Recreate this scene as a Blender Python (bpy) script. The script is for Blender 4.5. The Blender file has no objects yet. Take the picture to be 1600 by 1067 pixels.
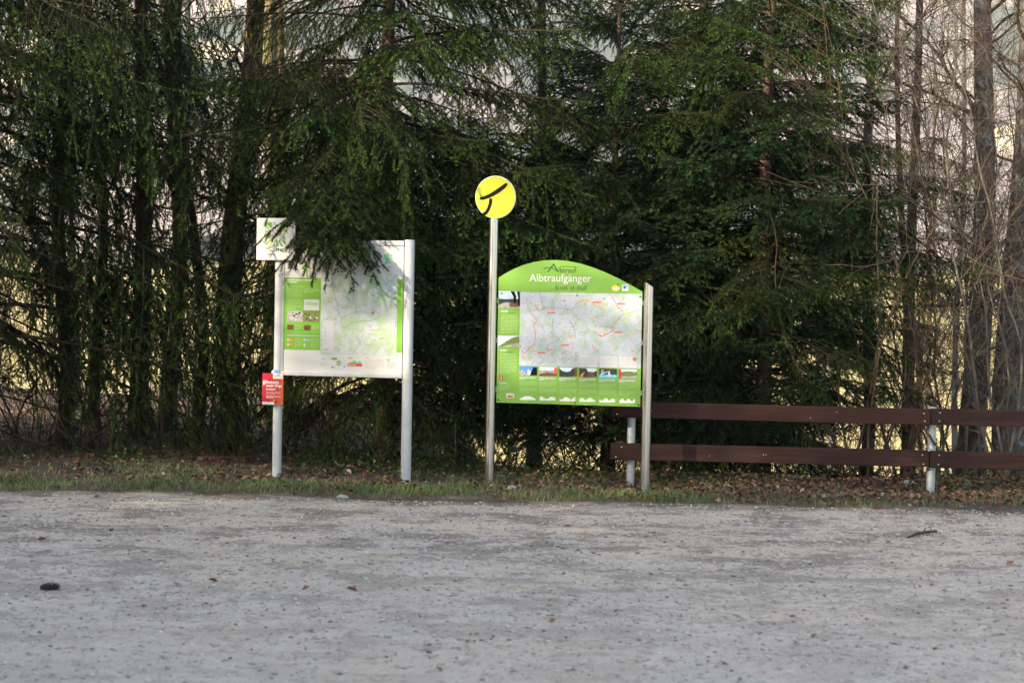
import bpy, bmesh, math, random
import numpy as np
from mathutils import Vector, Matrix, noise as mnoise

SC = bpy.context.scene
COL = SC.collection
# ------------------------------------------------------------------ camera, world, sun, exposure
FPX, CX, CY, CAMH = 2450.0, 800.0, 533.5, 1.5
PITCH = math.atan(43.5 / FPX)
ROLL = 0.018
fwd = Vector((0, math.cos(PITCH), -math.sin(PITCH)))
r0 = Vector((1, 0, 0)); u0 = Vector((0, math.sin(PITCH), math.cos(PITCH)))
rgt = r0 * math.cos(ROLL) + u0 * math.sin(ROLL)
upv = -r0 * math.sin(ROLL) + u0 * math.cos(ROLL)
cam_d = bpy.data.cameras.new('camera'); cam = bpy.data.objects.new('camera', cam_d); COL.objects.link(cam)
cam_d.sensor_width = 36.0; cam_d.lens = FPX / 1600 * 36.0
cam_d.clip_start = 0.1; cam_d.clip_end = 6000
cam_d.dof.use_dof = True; cam_d.dof.focus_distance = 13.9; cam_d.dof.aperture_fstop = 2.8
M = Matrix.Identity(4)
for i in range(3):
    M[i][0] = rgt[i]; M[i][1] = upv[i]; M[i][2] = -fwd[i]
M[2][3] = CAMH
cam.matrix_world = M
SC.camera = cam

SUN_AZ, SUN_EL = math.radians(53), math.radians(21)   # azimuth: left of straight behind the camera
to_sun = Vector((-math.sin(SUN_AZ) * math.cos(SUN_EL), -math.cos(SUN_AZ) * math.cos(SUN_EL), math.sin(SUN_EL)))
w = bpy.data.worlds.new('World'); SC.world = w; w.use_nodes = True
wn = w.node_tree; sky = wn.nodes.new('ShaderNodeTexSky'); sky.sky_type = 'NISHITA'; sky.sun_disc = False
sky.sun_elevation = SUN_EL; sky.sun_rotation = math.atan2(to_sun.x, to_sun.y) % (2 * math.pi)
sky.dust_density = 1.5
wn.links.new(sky.outputs[0], wn.nodes['Background'].inputs[0]); wn.nodes['Background'].inputs[1].default_value = 0.14
sl = bpy.data.lights.new('sun', 'SUN'); sl.energy = 3.7; sl.angle = math.radians(0.6); sl.color = (1.0, 0.88, 0.70)
so = bpy.data.objects.new('sun', sl); COL.objects.link(so); so.rotation_euler = to_sun.to_track_quat('Z', 'Y').to_euler()
SC.view_settings.view_transform = 'Standard'; SC.view_settings.look = 'None'
SC.view_settings.exposure = 1.80; SC.view_settings.gamma = 1.0
SC.view_settings.use_white_balance = True; SC.view_settings.white_balance_temperature = 7350; SC.view_settings.white_balance_tint = 10
SC.cycles.use_denoising = True
SC.cycles.max_bounces = 6; SC.cycles.diffuse_bounces = 3; SC.cycles.glossy_bounces = 3
SC.cycles.transparent_max_bounces = 6; SC.cycles.volume_bounces = 0

def ray(px, py):
    return rgt * ((px - CX) / FPX) + upv * ((CY - py) / FPX) + fwd
def at(px, py, Y):
    d = ray(px, py); return Vector((0, 0, CAMH)) + d * (Y / d.y)
def px_x(px, Y, py=730):
    return at(px, py, Y).x

# ------------------------------------------------------------------ helpers
def lin(c):
    c = c / 255.0
    return c / 12.92 if c <= 0.04045 else ((c + 0.055) / 1.055) ** 2.4
def rgb(r, g, b, k=1.0):
    return (lin(r) * k, lin(g) * k, lin(b) * k, 1)

def np_mesh(name, V, F3=None, F4=None, tint=None, mats=None, fm=None, smooth=False):
    me = bpy.data.meshes.new(name)
    V = np.asarray(V, dtype=np.float32).reshape(-1, 3)
    n3 = 0 if F3 is None else len(F3); n4 = 0 if F4 is None else len(F4)
    loops = []
    if n3: loops.append(np.asarray(F3, dtype=np.int32).ravel())
    if n4: loops.append(np.asarray(F4, dtype=np.int32).ravel())
    L = np.concatenate(loops)
    me.vertices.add(len(V)); me.vertices.foreach_set('co', V.ravel())
    me.loops.add(len(L)); me.loops.foreach_set('vertex_index', L)
    me.polygons.add(n3 + n4)
    starts = np.concatenate([np.arange(n3) * 3, n3 * 3 + np.arange(n4) * 4]).astype(np.int32)
    me.polygons.foreach_set('loop_start', starts)
    if fm is not None: me.polygons.foreach_set('material_index', np.asarray(fm, dtype=np.int32))
    if smooth: me.polygons.foreach_set('use_smooth', np.ones(n3 + n4, dtype=bool))
    for m in (mats or []): me.materials.append(m)
    if tint is not None:
        a = me.attributes.new('tint', 'FLOAT', 'POINT'); a.data.foreach_set('value', np.asarray(tint, dtype=np.float32))
    me.update(calc_edges=True)
    return me

class MB:
    """collects geometry for ONE mesh object"""
    def __init__(s): s.V = []; s.F = []; s.n = 0
    def add(s, vs, fs):
        s.V += [tuple(v) for v in vs]; s.F += [tuple(i + s.n for i in f) for f in fs]; s.n += len(vs); return s
    def box(s, x0, x1, y0, y1, z0, z1):
        return s.add([(x0,y0,z0),(x1,y0,z0),(x1,y1,z0),(x0,y1,z0),(x0,y0,z1),(x1,y0,z1),(x1,y1,z1),(x0,y1,z1)],
                     [(0,3,2,1),(4,5,6,7),(0,1,5,4),(1,2,6,5),(2,3,7,6),(3,0,4,7)])
    def prism(s, poly, y0, y1):            # poly in (x,z), counter-clockwise seen from -y
        n = len(poly)
        vs = [(x, y0, z) for x, z in poly] + [(x, y1, z) for x, z in poly]
        fs = [tuple(range(n)), tuple(range(2*n-1, n-1, -1))]
        fs += [(i, i + n, (i+1) % n + n, (i+1) % n) for i in range(n)]
        return s.add(vs, fs)
    def flat(s, poly, y):
        return s.add([(x, y, z) for x, z in poly], [tuple(range(len(poly)))])
    def rect(s, x0, x1, z0, z1, y):
        return s.flat([(x0, z0), (x1, z0), (x1, z1), (x0, z1)], y)
    def tube(s, pts, rad, sides=8, caps=True):
        pts = [Vector(p) for p in pts]; n = len(pts)
        rad = rad if hasattr(rad, '__len__') else [rad] * n
        vs = []; fs = []
        ref = None
        for i, p in enumerate(pts):
            t = (pts[min(i+1, n-1)] - pts[max(i-1, 0)]).normalized()
            if ref is None: ref = t.orthogonal().normalized()
            a = (ref - t * ref.dot(t)); a = a.normalized() if a.length > 1e-6 else t.orthogonal().normalized(); ref = a
            b = t.cross(a)
            for k in range(sides):
                q = 2 * math.pi * k / sides
                vs.append(p + (a * math.cos(q) + b * math.sin(q)) * rad[i])
        for i in range(n - 1):
            for k in range(sides):
                fs.append((i*sides+k, i*sides+(k+1) % sides, (i+1)*sides+(k+1) % sides, (i+1)*sides+k))
        if caps: fs += [tuple(range(sides-1, -1, -1)), tuple(range((n-1)*sides, n*sides))]
        return s.add(vs, fs)
    def build(s, name, mat, parent=None, smooth=False, bevel=0):
        me = bpy.data.meshes.new(name); me.from_pydata(s.V, [], s.F); me.materials.append(mat)
        if smooth: me.polygons.foreach_set('use_smooth', [True] * len(me.polygons))
        me.update()
        o = bpy.data.objects.new(name, me); COL.objects.link(o); o.parent = parent
        if bevel:
            b = o.modifiers.new('bevel', 'BEVEL'); b.width = bevel; b.segments = 2; b.limit_method = 'ANGLE'
        if smooth and caps_split(o): pass
        return o
def caps_split(o):
    o.data.set_sharp_from_angle(angle=math.radians(50)); return True

def tag(o, label=None, cat=None, group=None, kind=None):
    if label: o['label'] = label
    if cat: o['category'] = cat
    if group: o['group'] = group
    if kind: o['kind'] = kind
    return o
def empty(name, loc=(0, 0, 0), rz=0.0):
    o = bpy.data.objects.new(name, None); COL.objects.link(o); o.location = loc; o.rotation_euler = (0, 0, rz)
    o.empty_display_size = 0.2
    return o
def link(name, me, parent=None):
    o = bpy.data.objects.new(name, me); COL.objects.link(o); o.parent = parent; return o

# ------------------------------------------------------------------ materials
def new_mat(name):
    m = bpy.data.materials.new(name); m.use_nodes = True
    return m, m.node_tree, m.node_tree.nodes['Principled BSDF']
def N(nt, t, **kw):
    n = nt.nodes.new(t)
    for k, v in kw.items():
        if k.startswith('i_'): n.inputs[k[2:].replace('_', ' ')].default_value = v
        else: setattr(n, k, v)
    return n
def ramp(nt, src, stops, interp='LINEAR'):
    r = nt.nodes.new('ShaderNodeValToRGB'); r.color_ramp.interpolation = interp
    e = r.color_ramp.elements
    while len(e) < len(stops): e.new(0.5)
    for i, (p, c) in enumerate(stops):
        e[i].position = p; e[i].color = c if hasattr(c, '__len__') else (c, c, c, 1)
    nt.links.new(src, r.inputs[0]); return r.outputs[0]
def mixc(nt, fac, a, b, mode='MIX'):
    m = nt.nodes.new('ShaderNodeMix'); m.data_type = 'RGBA'; m.blend_type = mode
    for s, v in ((m.inputs[0], fac), (m.inputs[6], a), (m.inputs[7], b)):
        if hasattr(v, 'is_linked'): nt.links.new(v, s)
        else: s.default_value = v
    return m.outputs[2]
def math_(nt, op, a, b=0.0, c=None):
    m = nt.nodes.new('ShaderNodeMath'); m.operation = op
    for s, v in zip(m.inputs, (a, b) if c is None else (a, b, c)):
        if hasattr(v, 'is_linked'): nt.links.new(v, s)
        else: s.default_value = v
    return m.outputs[0]
def noise_(nt, vec, scale, detail=3.0, rough=0.55):
    n = N(nt, 'ShaderNodeTexNoise'); n.inputs['Scale'].default_value = scale; n.inputs['Detail'].default_value = detail
    n.inputs['Roughness'].default_value = rough
    if vec is not None: nt.links.new(vec, n.inputs['Vector'])
    return n.outputs['Fac']
def bump_(nt, bsdf, h, strength=0.4, dist=0.01):
    b = nt.nodes.new('ShaderNodeBump'); b.inputs['Strength'].default_value = strength; b.inputs['Distance'].default_value = dist
    nt.links.new(h, b.inputs['Height']); nt.links.new(b.outputs[0], bsdf.inputs['Normal'])
def coords(nt, which='Object'):
    return nt.nodes.new('ShaderNodeTexCoord').outputs[which]
def scaled(nt, vec, s):
    m = nt.nodes.new('ShaderNodeMapping'); m.inputs['Scale'].default_value = s; nt.links.new(vec, m.inputs[0]); return m.outputs[0]

def plain(name, col, rough=0.5, metal=0.0, var=0.12, scale=9.0, spec=0.5, dirt=None):
    m, nt, b = new_mat(name)
    c = coords(nt); n = noise_(nt, c, scale, 4)
    lo = tuple(x * (1 - var) for x in col[:3]) + (1,); hi = tuple(min(1, x * (1 + var)) for x in col[:3]) + (1,)
    out = ramp(nt, n, [(0.3, lo), (0.7, hi)])
    if dirt:
        f = ramp(nt, noise_(nt, c, 3.1, 6, 0.7), [(0.5, 0.0), (0.8, 0.45)])
        out = mixc(nt, f, out, dirt)
    nt.links.new(out, b.inputs['Base Color'])
    b.inputs['Roughness'].default_value = rough; b.inputs['Metallic'].default_value = metal
    b.inputs['Specular IOR Level'].default_value = spec
    return m
MAT = {}
MAT['white'] = plain('white_print', (0.60, 0.60, 0.59, 1), 0.35, var=0.03, dirt=(0.55, 0.53, 0.48, 1))
MAT['offwhite'] = plain('off_white_print', (0.58, 0.60, 0.62, 1), 0.4, var=0.03)
MAT['green1'] = plain('leaf_green_print', (0.18, 0.42, 0.05, 1), 0.35, var=0.03)
MAT['green1d'] = plain('deep_green_print', (0.12, 0.36, 0.04, 1), 0.35, var=0.03)
MAT['green2'] = plain('fresh_green_print', (0.18, 0.385, 0.065, 1), 0.35, var=0.04)
MAT['palegreen'] = plain('pale_green_text', (0.36, 0.56, 0.22, 1), 0.4, var=0.02)
MAT['whitetext'] = plain('white_text', (0.66, 0.70, 0.68, 1), 0.4, var=0.02)
MAT['greytext'] = plain('grey_text', (0.32, 0.32, 0.33, 1), 0.4, var=0.02)
MAT['blacktext'] = plain('black_text', (0.006, 0.006, 0.006, 1), 0.75, var=0.02, spec=0.1)
MAT['darkgreen_text'] = plain('dark_green_text', (0.03, 0.09, 0.02, 1), 0.4, var=0.02)
MAT['crest'] = plain('crest_green', (0.16, 0.47, 0.24, 1), 0.4, var=0.05)
MAT['red'] = plain('red_print', (0.62, 0.03, 0.035, 1), 0.4, var=0.05)
MAT['routered'] = plain('route_red', (0.75, 0.12, 0.07, 1), 0.4, var=0.05)
MAT['orange'] = plain('orange_print', (0.80, 0.26, 0.03, 1), 0.4, var=0.05)
MAT['yellow'] = plain('yellow_print', (0.80, 0.60, 0.06, 1), 0.4, var=0.05)
MAT['blue'] = plain('blue_print', (0.08, 0.25, 0.66, 1), 0.35, var=0.2)
MAT['skyblue'] = plain('sky_blue_print', (0.16, 0.40, 0.75, 1), 0.35, var=0.15)
MAT['pool'] = plain('pool_blue_print', (0.15, 0.62, 0.82, 1), 0.35, var=0.2, scale=60)
MAT['paleblue'] = plain('pale_sky_print', (0.60, 0.74, 0.86, 1), 0.35, var=0.1, scale=20)
MAT['darkphoto'] = plain('dark_photo_print', (0.035, 0.04, 0.035, 1), 0.35, var=0.8, scale=90)
MAT['brownphoto'] = plain('brown_photo_print', (0.16, 0.075, 0.03, 1), 0.35, var=0.7, scale=90)
MAT['greenphoto'] = plain('green_photo_print', (0.16, 0.20, 0.06, 1), 0.35, var=0.6, scale=110)
MAT['greyphoto'] = plain('grey_photo_print', (0.38, 0.37, 0.36, 1), 0.35, var=0.6, scale=120)
MAT['disc'] = plain('yellow_disc_paint', (0.38, 0.41, 0.03, 1), 0.35, var=0.03)
MAT['silver'] = plain('silver_painted_aluminium', (0.55, 0.57, 0.58, 1), 0.38, 0.15, var=0.05, dirt=(0.40, 0.42, 0.34, 1))
MAT['groove'] = plain('darker_grey_profile', (0.34, 0.36, 0.38, 1), 0.4, 0.2, var=0.05)  # darker grey for the strip along the panel's left side
MAT['rubber'] = plain('black_rubber', (0.015, 0.015, 0.016, 1), 0.6)
MAT['galv'] = plain('galvanised_steel', (0.42, 0.46, 0.50, 1), 0.5, 0.45, var=0.18, scale=30, dirt=(0.30, 0.33, 0.36, 1))
MAT['nail'] = plain('zinc_nail', (0.7, 0.68, 0.64, 1), 0.35, 0.6)

def steel():
    m, nt, b = new_mat('brushed_stainless_steel')
    c = scaled(nt, coords(nt), (60, 60, 0.8))
    n = noise_(nt, c, 4, 4)
    nt.links.new(ramp(nt, n, [(0.3, (0.48, 0.48, 0.49, 1)), (0.7, (0.60, 0.60, 0.61, 1))]), b.inputs['Base Color'])
    nt.links.new(ramp(nt, n, [(0.2, 0.22), (0.8, 0.36)]), b.inputs['Roughness'])
    b.inputs['Metallic'].default_value = 1.0
    return m
MAT['steel'] = steel()

def wood():
    m, nt, b = new_mat('red_brown_stained_timber')
    c = coords(nt)
    g = noise_(nt, scaled(nt, c, (1.1, 22, 26)), 2.2, 6, 0.68)
    big = noise_(nt, c, 1.6, 3)
    oi = nt.nodes.new('ShaderNodeObjectInfo').outputs['Random']
    a = ramp(nt, g, [(0.25, (0.008, 0.004, 0.0035, 1)), (0.5, (0.027, 0.010, 0.0075, 1)), (0.8, (0.080, 0.034, 0.022, 1))])
    a = mixc(nt, ramp(nt, big, [(0.4, 0.0), (0.7, 0.45)]), a, (0.045, 0.022, 0.022, 1))
    a = mixc(nt, math_(nt, 'MULTIPLY', oi, 0.35), a, (0.075, 0.024, 0.015, 1))
    nt.links.new(a, b.inputs['Base Color']); b.inputs['Roughness'].default_value = 0.7; b.inputs['Specular IOR Level'].default_value = 0.25
    bump_(nt, b, g, 0.6, 0.006)
    return m
MAT['wood'] = wood()

def bark(name, dark, light, moss=None, vscale=(9, 9, 2.2), lichen=None):
    m, nt, b = new_mat(name)
    c = coords(nt)
    n = noise_(nt, scaled(nt, c, vscale), 3.0, 6, 0.65)
    p = noise_(nt, c, 2.3, 4, 0.6)
    a = ramp(nt, n, [(0.3, dark), (0.68, light)])
    if lichen: a = mixc(nt, ramp(nt, noise_(nt, c, 6.5, 5, 0.7), [(0.56, 0.0), (0.66, 0.75)]), a, lichen)
    if moss: a = mixc(nt, ramp(nt, p, [(0.5, 0.0), (0.75, 0.6)]), a, moss)
    nt.links.new(a, b.inputs['Base Color']); b.inputs['Roughness'].default_value = 0.9
    b.inputs['Specular IOR Level'].default_value = 0.15
    bump_(nt, b, n, 0.8, 0.02)
    return m
MAT['bark_grey'] = bark('grey_bark', (0.045, 0.043, 0.042, 1), (0.16, 0.155, 0.155, 1), lichen=(0.34, 0.36, 0.36, 1))
MAT['bark_brown'] = bark('brown_bark', (0.045, 0.03, 0.022, 1), (0.17, 0.115, 0.08, 1), moss=(0.10, 0.10, 0.045, 1))
MAT['bark_spruce'] = bark('spruce_bark', (0.035, 0.025, 0.02, 1), (0.12, 0.085, 0.065, 1))
MAT['bark_ochre'] = bark('ochre_lit_bark', (0.10, 0.08, 0.05, 1), (0.30, 0.25, 0.15, 1), moss=(0.22, 0.20, 0.06, 1))  # brown bark made lighter and yellower, sunlight painted into the colour
MAT['twig_brown'] = bark('red_brown_twig', (0.040, 0.028, 0.021, 1), (0.125, 0.086, 0.060, 1))
MAT['twig_grey'] = bark('grey_brown_twig', (0.055, 0.048, 0.040, 1), (0.18, 0.16, 0.135, 1))
MAT['twig_dark'] = bark('dark_dead_twig', (0.022, 0.018, 0.015, 1), (0.075, 0.06, 0.05, 1))
MAT['catkin'] = plain('ochre_catkin', (0.36, 0.25, 0.09, 1), 0.8, var=0.3, scale=40)

def needle(name, old_shaded, young):
    m, nt, b = new_mat(name)
    t = N(nt, 'ShaderNodeAttribute', attribute_name='tint').outputs['Fac']
    oi = nt.nodes.new('ShaderNodeObjectInfo').outputs['Random']
    a = mixc(nt, math_(nt, 'POWER', t, 1.5), old_shaded, young)  # tips to interior: part young growth, part painted highlights and inner shade
    hs = N(nt, 'ShaderNodeHueSaturation'); nt.links.new(a, hs.inputs['Color'])
    nt.links.new(math_(nt, 'MULTIPLY_ADD', oi, 0.05, 0.475), hs.inputs['Hue'])
    nt.links.new(math_(nt, 'MULTIPLY_ADD', oi, 0.5, 0.75), hs.inputs['Value'])
    nt.links.new(hs.outputs[0], b.inputs['Base Color'])
    b.inputs['Roughness'].default_value = 0.6; b.inputs['Specular IOR Level'].default_value = 0.12
    return m
MAT['needle'] = needle('spruce_needles', (0.004, 0.014, 0.005, 1), (0.082, 0.140, 0.022, 1))
MAT['needle_blue'] = needle('dark_spruce_needles', (0.003, 0.013, 0.006, 1), (0.036, 0.088, 0.026, 1))

def leafmat(name, stops, rough=0.7):
    m, nt, b = new_mat(name)
    t = N(nt, 'ShaderNodeAttribute', attribute_name='tint').outputs['Fac']
    nt.links.new(ramp(nt, t, stops), b.inputs['Base Color'])
    b.inputs['Roughness'].default_value = rough; b.inputs['Specular IOR Level'].default_value = 0.3
    return m
MAT['litter'] = leafmat('dry_leaf_litter', [(0.0, (0.055, 0.030, 0.018, 1)), (0.35, (0.14, 0.066, 0.040, 1)), (0.6, (0.25, 0.115, 0.065, 1)),
                                       (0.82, (0.34, 0.23, 0.15, 1)), (1.0, (0.52, 0.46, 0.38, 1))])
MAT['grass'] = leafmat('grass_blades', [(0.0, (0.06, 0.10, 0.025, 1)), (0.5, (0.13, 0.19, 0.055, 1)), (0.78, (0.24, 0.26, 0.11, 1)), (1.0, (0.40, 0.34, 0.20, 1))])
MAT['ivy'] = leafmat('ground_cover_leaves', [(0.0, (0.022, 0.055, 0.016, 1)), (0.6, (0.06, 0.13, 0.03, 1)), (1.0, (0.17, 0.26, 0.06, 1))], 0.45)
MAT['stone'] = leafmat('gravel_stones', [(0.0, (0.12, 0.10, 0.09, 1)), (0.10, (0.34, 0.30, 0.265, 1)), (0.6, (0.55, 0.50, 0.44, 1)), (1.0, (0.74, 0.70, 0.65, 1))], 0.85)
MAT['debris'] = leafmat('bark_and_twig_debris', [(0.0, (0.03, 0.024, 0.022, 1)), (0.6, (0.10, 0.065, 0.05, 1)), (1.0, (0.24, 0.13, 0.07, 1))], 0.85)

# ------------------------------------------------------------------ ground
rng = np.random.default_rng(11)
def fbm(x, y, s, seed=0.0):
    return mnoise.fractal(Vector((x * s, y * s, seed)), 1.0, 2.0, 4)
def sstep(a, b, x):
    t = min(1, max(0, (x - a) / (b - a))); return t * t * (3 - 2 * t)
def interp(x, xs, ys): return float(np.interp(x, xs, ys))
RX = [-1000, 14.6, 17, 20, 30, 60, 110, 150, 230, 350, 480, 700, 1000, 1500]
RZ = [0, 0, -0.22, -0.75, -3.2, -13, -22, -22, -16, 4, 24, 36, 60, 90]
LZ = [0, 0, -0.02, -0.02, -0.1, -5, -17, -22, -16, 4, 24, 36, 60, 90]
POSTFIX = []
def gz(x, y):
    k = sstep(-3.0, 1.0, x - (y - 15) * 0.05)
    z = interp(y, RX, LZ) * (1 - k) + interp(y, RX, RZ) * k
    if y < 60:
        z += 0.018 * fbm(x, y, 0.35, 3.3) * (1 if y < 12.4 else 2)
        z += 0.008 * fbm(x, y, 1.7, 7.7)
        z += 0.012 * sstep(12.6, 13.3, y + 0.25 * fbm(x, 0, 0.8, 1.0)) * (1 + 0.6 * fbm(x, y, 1.3, 9.0))
        if 11.5 < y < 16:
            for qx, qy, dz in POSTFIX: z += dz * math.exp(-((x - qx) / 0.55) ** 2 - ((y - qy) / 0.7) ** 2)
        if y > 15: z += 0.10 * fbm(x, y, 0.6, 2.2) * min(1, (y - 15) / 3)
    else:
        z += 2.0 * fbm(x, y, 0.012, 5.0)
    return z
for _p, _y, _D, _z in ((430.5, 740, 14.2, -0.02), (632.5, 748, 13.95, -0.02), (764.5, 748, 14.02, -0.03), (1007.5, 766, 13.74, -0.055), (1454, 765, 13.98, -0.05)):
    _x = at(_p, _y, _D).x; POSTFIX.append((_x, _D, _z - gz(_x, _D)))
def grid_axis(segs):
    out = []
    for a, b, st in segs:
        n = max(1, int(round((b - a) / st))); out += [a + (b - a) * i / n for i in range(n)]
    return out + [segs[-1][1]]
gx = grid_axis([(-900, -200, 70), (-200, -40, 16), (-40, -9, 1.5), (-9, 9, 0.11), (9, 40, 1.5), (40, 200, 16), (200, 900, 70)])
gy = grid_axis([(-60, -4, 8), (-4, 4, 1.0), (4, 15, 0.10), (15, 24, 0.3), (24, 60, 2), (60, 240, 8), (240, 1500, 40)])
GV = [(x, y, gz(x, y)) for y in gy for x in gx]
nx = len(gx)
GF = [(j*nx+i, j*nx+i+1, (j+1)*nx+i+1, (j+1)*nx+i) for j in range(len(gy)-1) for i in range(nx-1)]

def ground_mat():
    m, nt, b = new_mat('gravel_lot_and_meadow')
    c = coords(nt)
    sx = nt.nodes.new('ShaderNodeSeparateXYZ'); nt.links.new(c, sx.inputs[0]); Y = sx.outputs[1]; X = sx.outputs[0]
    big = noise_(nt, c, 0.55, 4, 0.6); mid = noise_(nt, scaled(nt, c, (1, 1.6, 1)), 2.6, 5, 0.65)
    fine = noise_(nt, c, 38, 4, 0.75); speck = noise_(nt, c, 95, 2, 0.6); streak = noise_(nt, scaled(nt, c, (1.0, 1.25, 1)), 1.7, 9, 0.78)
    g = ramp(nt, mid, [(0.25, (0.50, 0.45, 0.405, 1)), (0.5, (0.62, 0.57, 0.515, 1)), (0.75, (0.70, 0.64, 0.56, 1))])
    g = mixc(nt, ramp(nt, big, [(0.42, 0.0), (0.62, 0.55)]), g, (0.64, 0.56, 0.45, 1))
    g = mixc(nt, ramp(nt, fine, [(0.3, 0.7), (0.45, 0.0)]), g, (0.28, 0.24, 0.21, 1))
    g = mixc(nt, ramp(nt, fine, [(0.56, 0.0), (0.75, 0.6)]), g, (0.68, 0.65, 0.60, 1))
    g = mixc(nt, ramp(nt, speck, [(0.29, 0.9), (0.38, 0.0)]), g, (0.07, 0.05, 0.045, 1))
    grit = noise_(nt, scaled(nt, c, (1.3, 1.0, 1)), 8.0, 8, 0.85)
    g = mixc(nt, ramp(nt, grit, [(0.36, 0.85), (0.48, 0.0)]), g, (0.24, 0.20, 0.17, 1))
    g = mixc(nt, ramp(nt, grit, [(0.53, 0.0), (0.66, 0.7)]), g, (0.66, 0.60, 0.52, 1))
    # darker, earthy swathes: stronger towards the verge
    yn = math_(nt, 'ADD', Y, math_(nt, 'MULTIPLY', math_(nt, 'SUBTRACT', noise_(nt, c, 0.9, 4), 0.5), 2.2))
    amount = ramp(nt, math_(nt, 'DIVIDE', yn, 20.0), [(0.30, 0.14), (0.40, 0.5), (0.52, 0.95), (0.64, 1.0)])
    sw = math_(nt, 'MULTIPLY', ramp(nt, streak, [(0.49, 0.0), (0.54, 1.0)]), amount)
    g = mixc(nt, math_(nt, 'MULTIPLY', sw, 0.80), g, (0.22, 0.18, 0.155, 1))
    pal = math_(nt, 'MULTIPLY', ramp(nt, noise_(nt, scaled(nt, c, (0.8, 1.3, 1)), 1.1, 8, 0.75), [(0.52, 0.0), (0.60, 0.8)]), amount)
    g = mixc(nt, pal, g, (0.70, 0.60, 0.47, 1))
    # earth edge then soil of the verge
    edge = ramp(nt, math_(nt, 'DIVIDE', math_(nt, 'ADD', Y, math_(nt, 'MULTIPLY', math_(nt, 'SUBTRACT', noise_(nt, c, 1.5, 6, 0.7), 0.5), 1.7)), 20.0),
                [(0.604, 0.0), (0.632, 1.0)])
    soil = ramp(nt, noise_(nt, c, 14, 5, 0.7), [(0.3, (0.05, 0.04, 0.033, 1)), (0.55, (0.13, 0.105, 0.082, 1)), (0.75, (0.24, 0.19, 0.15, 1))])
    g = mixc(nt, edge, g, soil)
    # leaf-brown wood floor, then meadow far below
    floor_ = ramp(nt, noise_(nt, c, 5.0, 6, 0.75), [(0.3, (0.05, 0.038, 0.028, 1)), (0.7, (0.22, 0.17, 0.13, 1))])
    g = mixc(nt, ramp(nt, math_(nt, 'DIVIDE', Y, 40.0), [(0.36, 0.0), (0.42, 1.0)]), g, floor_)
    md = ramp(nt, noise_(nt, c, 0.03, 5, 0.6), [(0.3, (0.30, 0.30, 0.12, 1)), (0.5, (0.48, 0.43, 0.21, 1)), (0.75, (0.55, 0.48, 0.27, 1))])
    g = mixc(nt, ramp(nt, math_(nt, 'DIVIDE', Y, 200.0), [(0.25, 0.0), (0.40, 1.0)]), g, md)
    nt.links.new(mixc(nt, 1.0, g, (1.0, 0.905, 0.845, 1), 'MULTIPLY'), b.inputs['Base Color']); b.inputs['Roughness'].default_value = 0.95; b.inputs['Specular IOR Level'].default_value = 0.15
    h = math_(nt, 'ADD', math_(nt, 'MULTIPLY', fine, 0.6), math_(nt, 'ADD', math_(nt, 'MULTIPLY', speck, 0.25), math_(nt, 'MULTIPLY', streak, 0.8)))
    bump_(nt, b, h, 0.55, 0.012)
    return m
gme = np_mesh('ground', GV, F4=GF, mats=[ground_mat()], smooth=True)
tag(link('ground', gme), 'pale gravel parking ground with a brown earth verge', kind='structure')

# far wooded hillside across the valley (one mass)
def hill_mat():
    m, nt, b = new_mat('far_wooded_hillside')
    c = coords(nt)
    n = noise_(nt, c, 0.012, 5, 0.6); f = noise_(nt, c, 0.11, 3, 0.7)
    a = ramp(nt, f, [(0.3, (0.10, 0.092, 0.098, 1)), (0.7, (0.29, 0.262, 0.268, 1))])
    a = mixc(nt, ramp(nt, n, [(0.46, 0.0), (0.52, 1.0)]), a, (0.05, 0.075, 0.07, 1))
    a = mixc(nt, ramp(nt, noise_(nt, c, 0.02, 3), [(0.62, 0.0), (0.66, 1.0)]), a, (0.5, 0.45, 0.36, 1))
    nt.links.new(a, b.inputs['Base Color']); b.inputs['Roughness'].default_value = 1.0
    return m
hx = np.arange(-620, 621, 5.0); hy = np.arange(400, 960, 7.0)
r2 = np.random.default_rng(5)
HV = []
for y in hy:
    for x in hx:
        ridge = 0.52 * (y - 400) * (0.75 + 0.25 * math.sin(x * 0.008 + 1.0)) + 22 * fbm(x, y, 0.006, 1.1) + 13 * math.sin(x * 0.021 + y * 0.006)
        e = sstep(400, 430, y)
        HV.append((x, y, max(interp(y, RX, RZ) - 4, interp(y, RX, RZ) - 4 + 8 * e + min(ridge, 190) * 0.9 + e * r2.random() * 6)))
nhx = len(hx)
HF = [(j*nhx+i, j*nhx+i+1, (j+1)*nhx+i+1, (j+1)*nhx+i) for j in range(len(hy)-1) for i in range(nhx-1)]
tag(link('far_forest', np_mesh('far_forest', HV, F4=HF, mats=[hill_mat()])), 'hazy bare woodland covering the far hillside', 'woodland', kind='stuff')

# haze
hz = MB().box(-950, 950, -90, 1540, -45, 235)
hm = bpy.data.materials.new('valley_haze'); hm.use_nodes = True
hm.node_tree.nodes.remove(hm.node_tree.nodes['Principled BSDF'])
pv = hm.node_tree.nodes.new('ShaderNodeVolumePrincipled'); pv.inputs['Color'].default_value = (0.80, 0.87, 1.0, 1)
pv.inputs['Density'].default_value = 0.0003; pv.inputs['Anisotropy'].default_value = 0.0
hm.node_tree.links.new(pv.outputs[0], hm.node_tree.nodes['Material Output'].inputs['Volume'])
tag(hz.build('haze', hm), 'thin pale haze filling the valley air', 'haze', kind='stuff')

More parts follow.
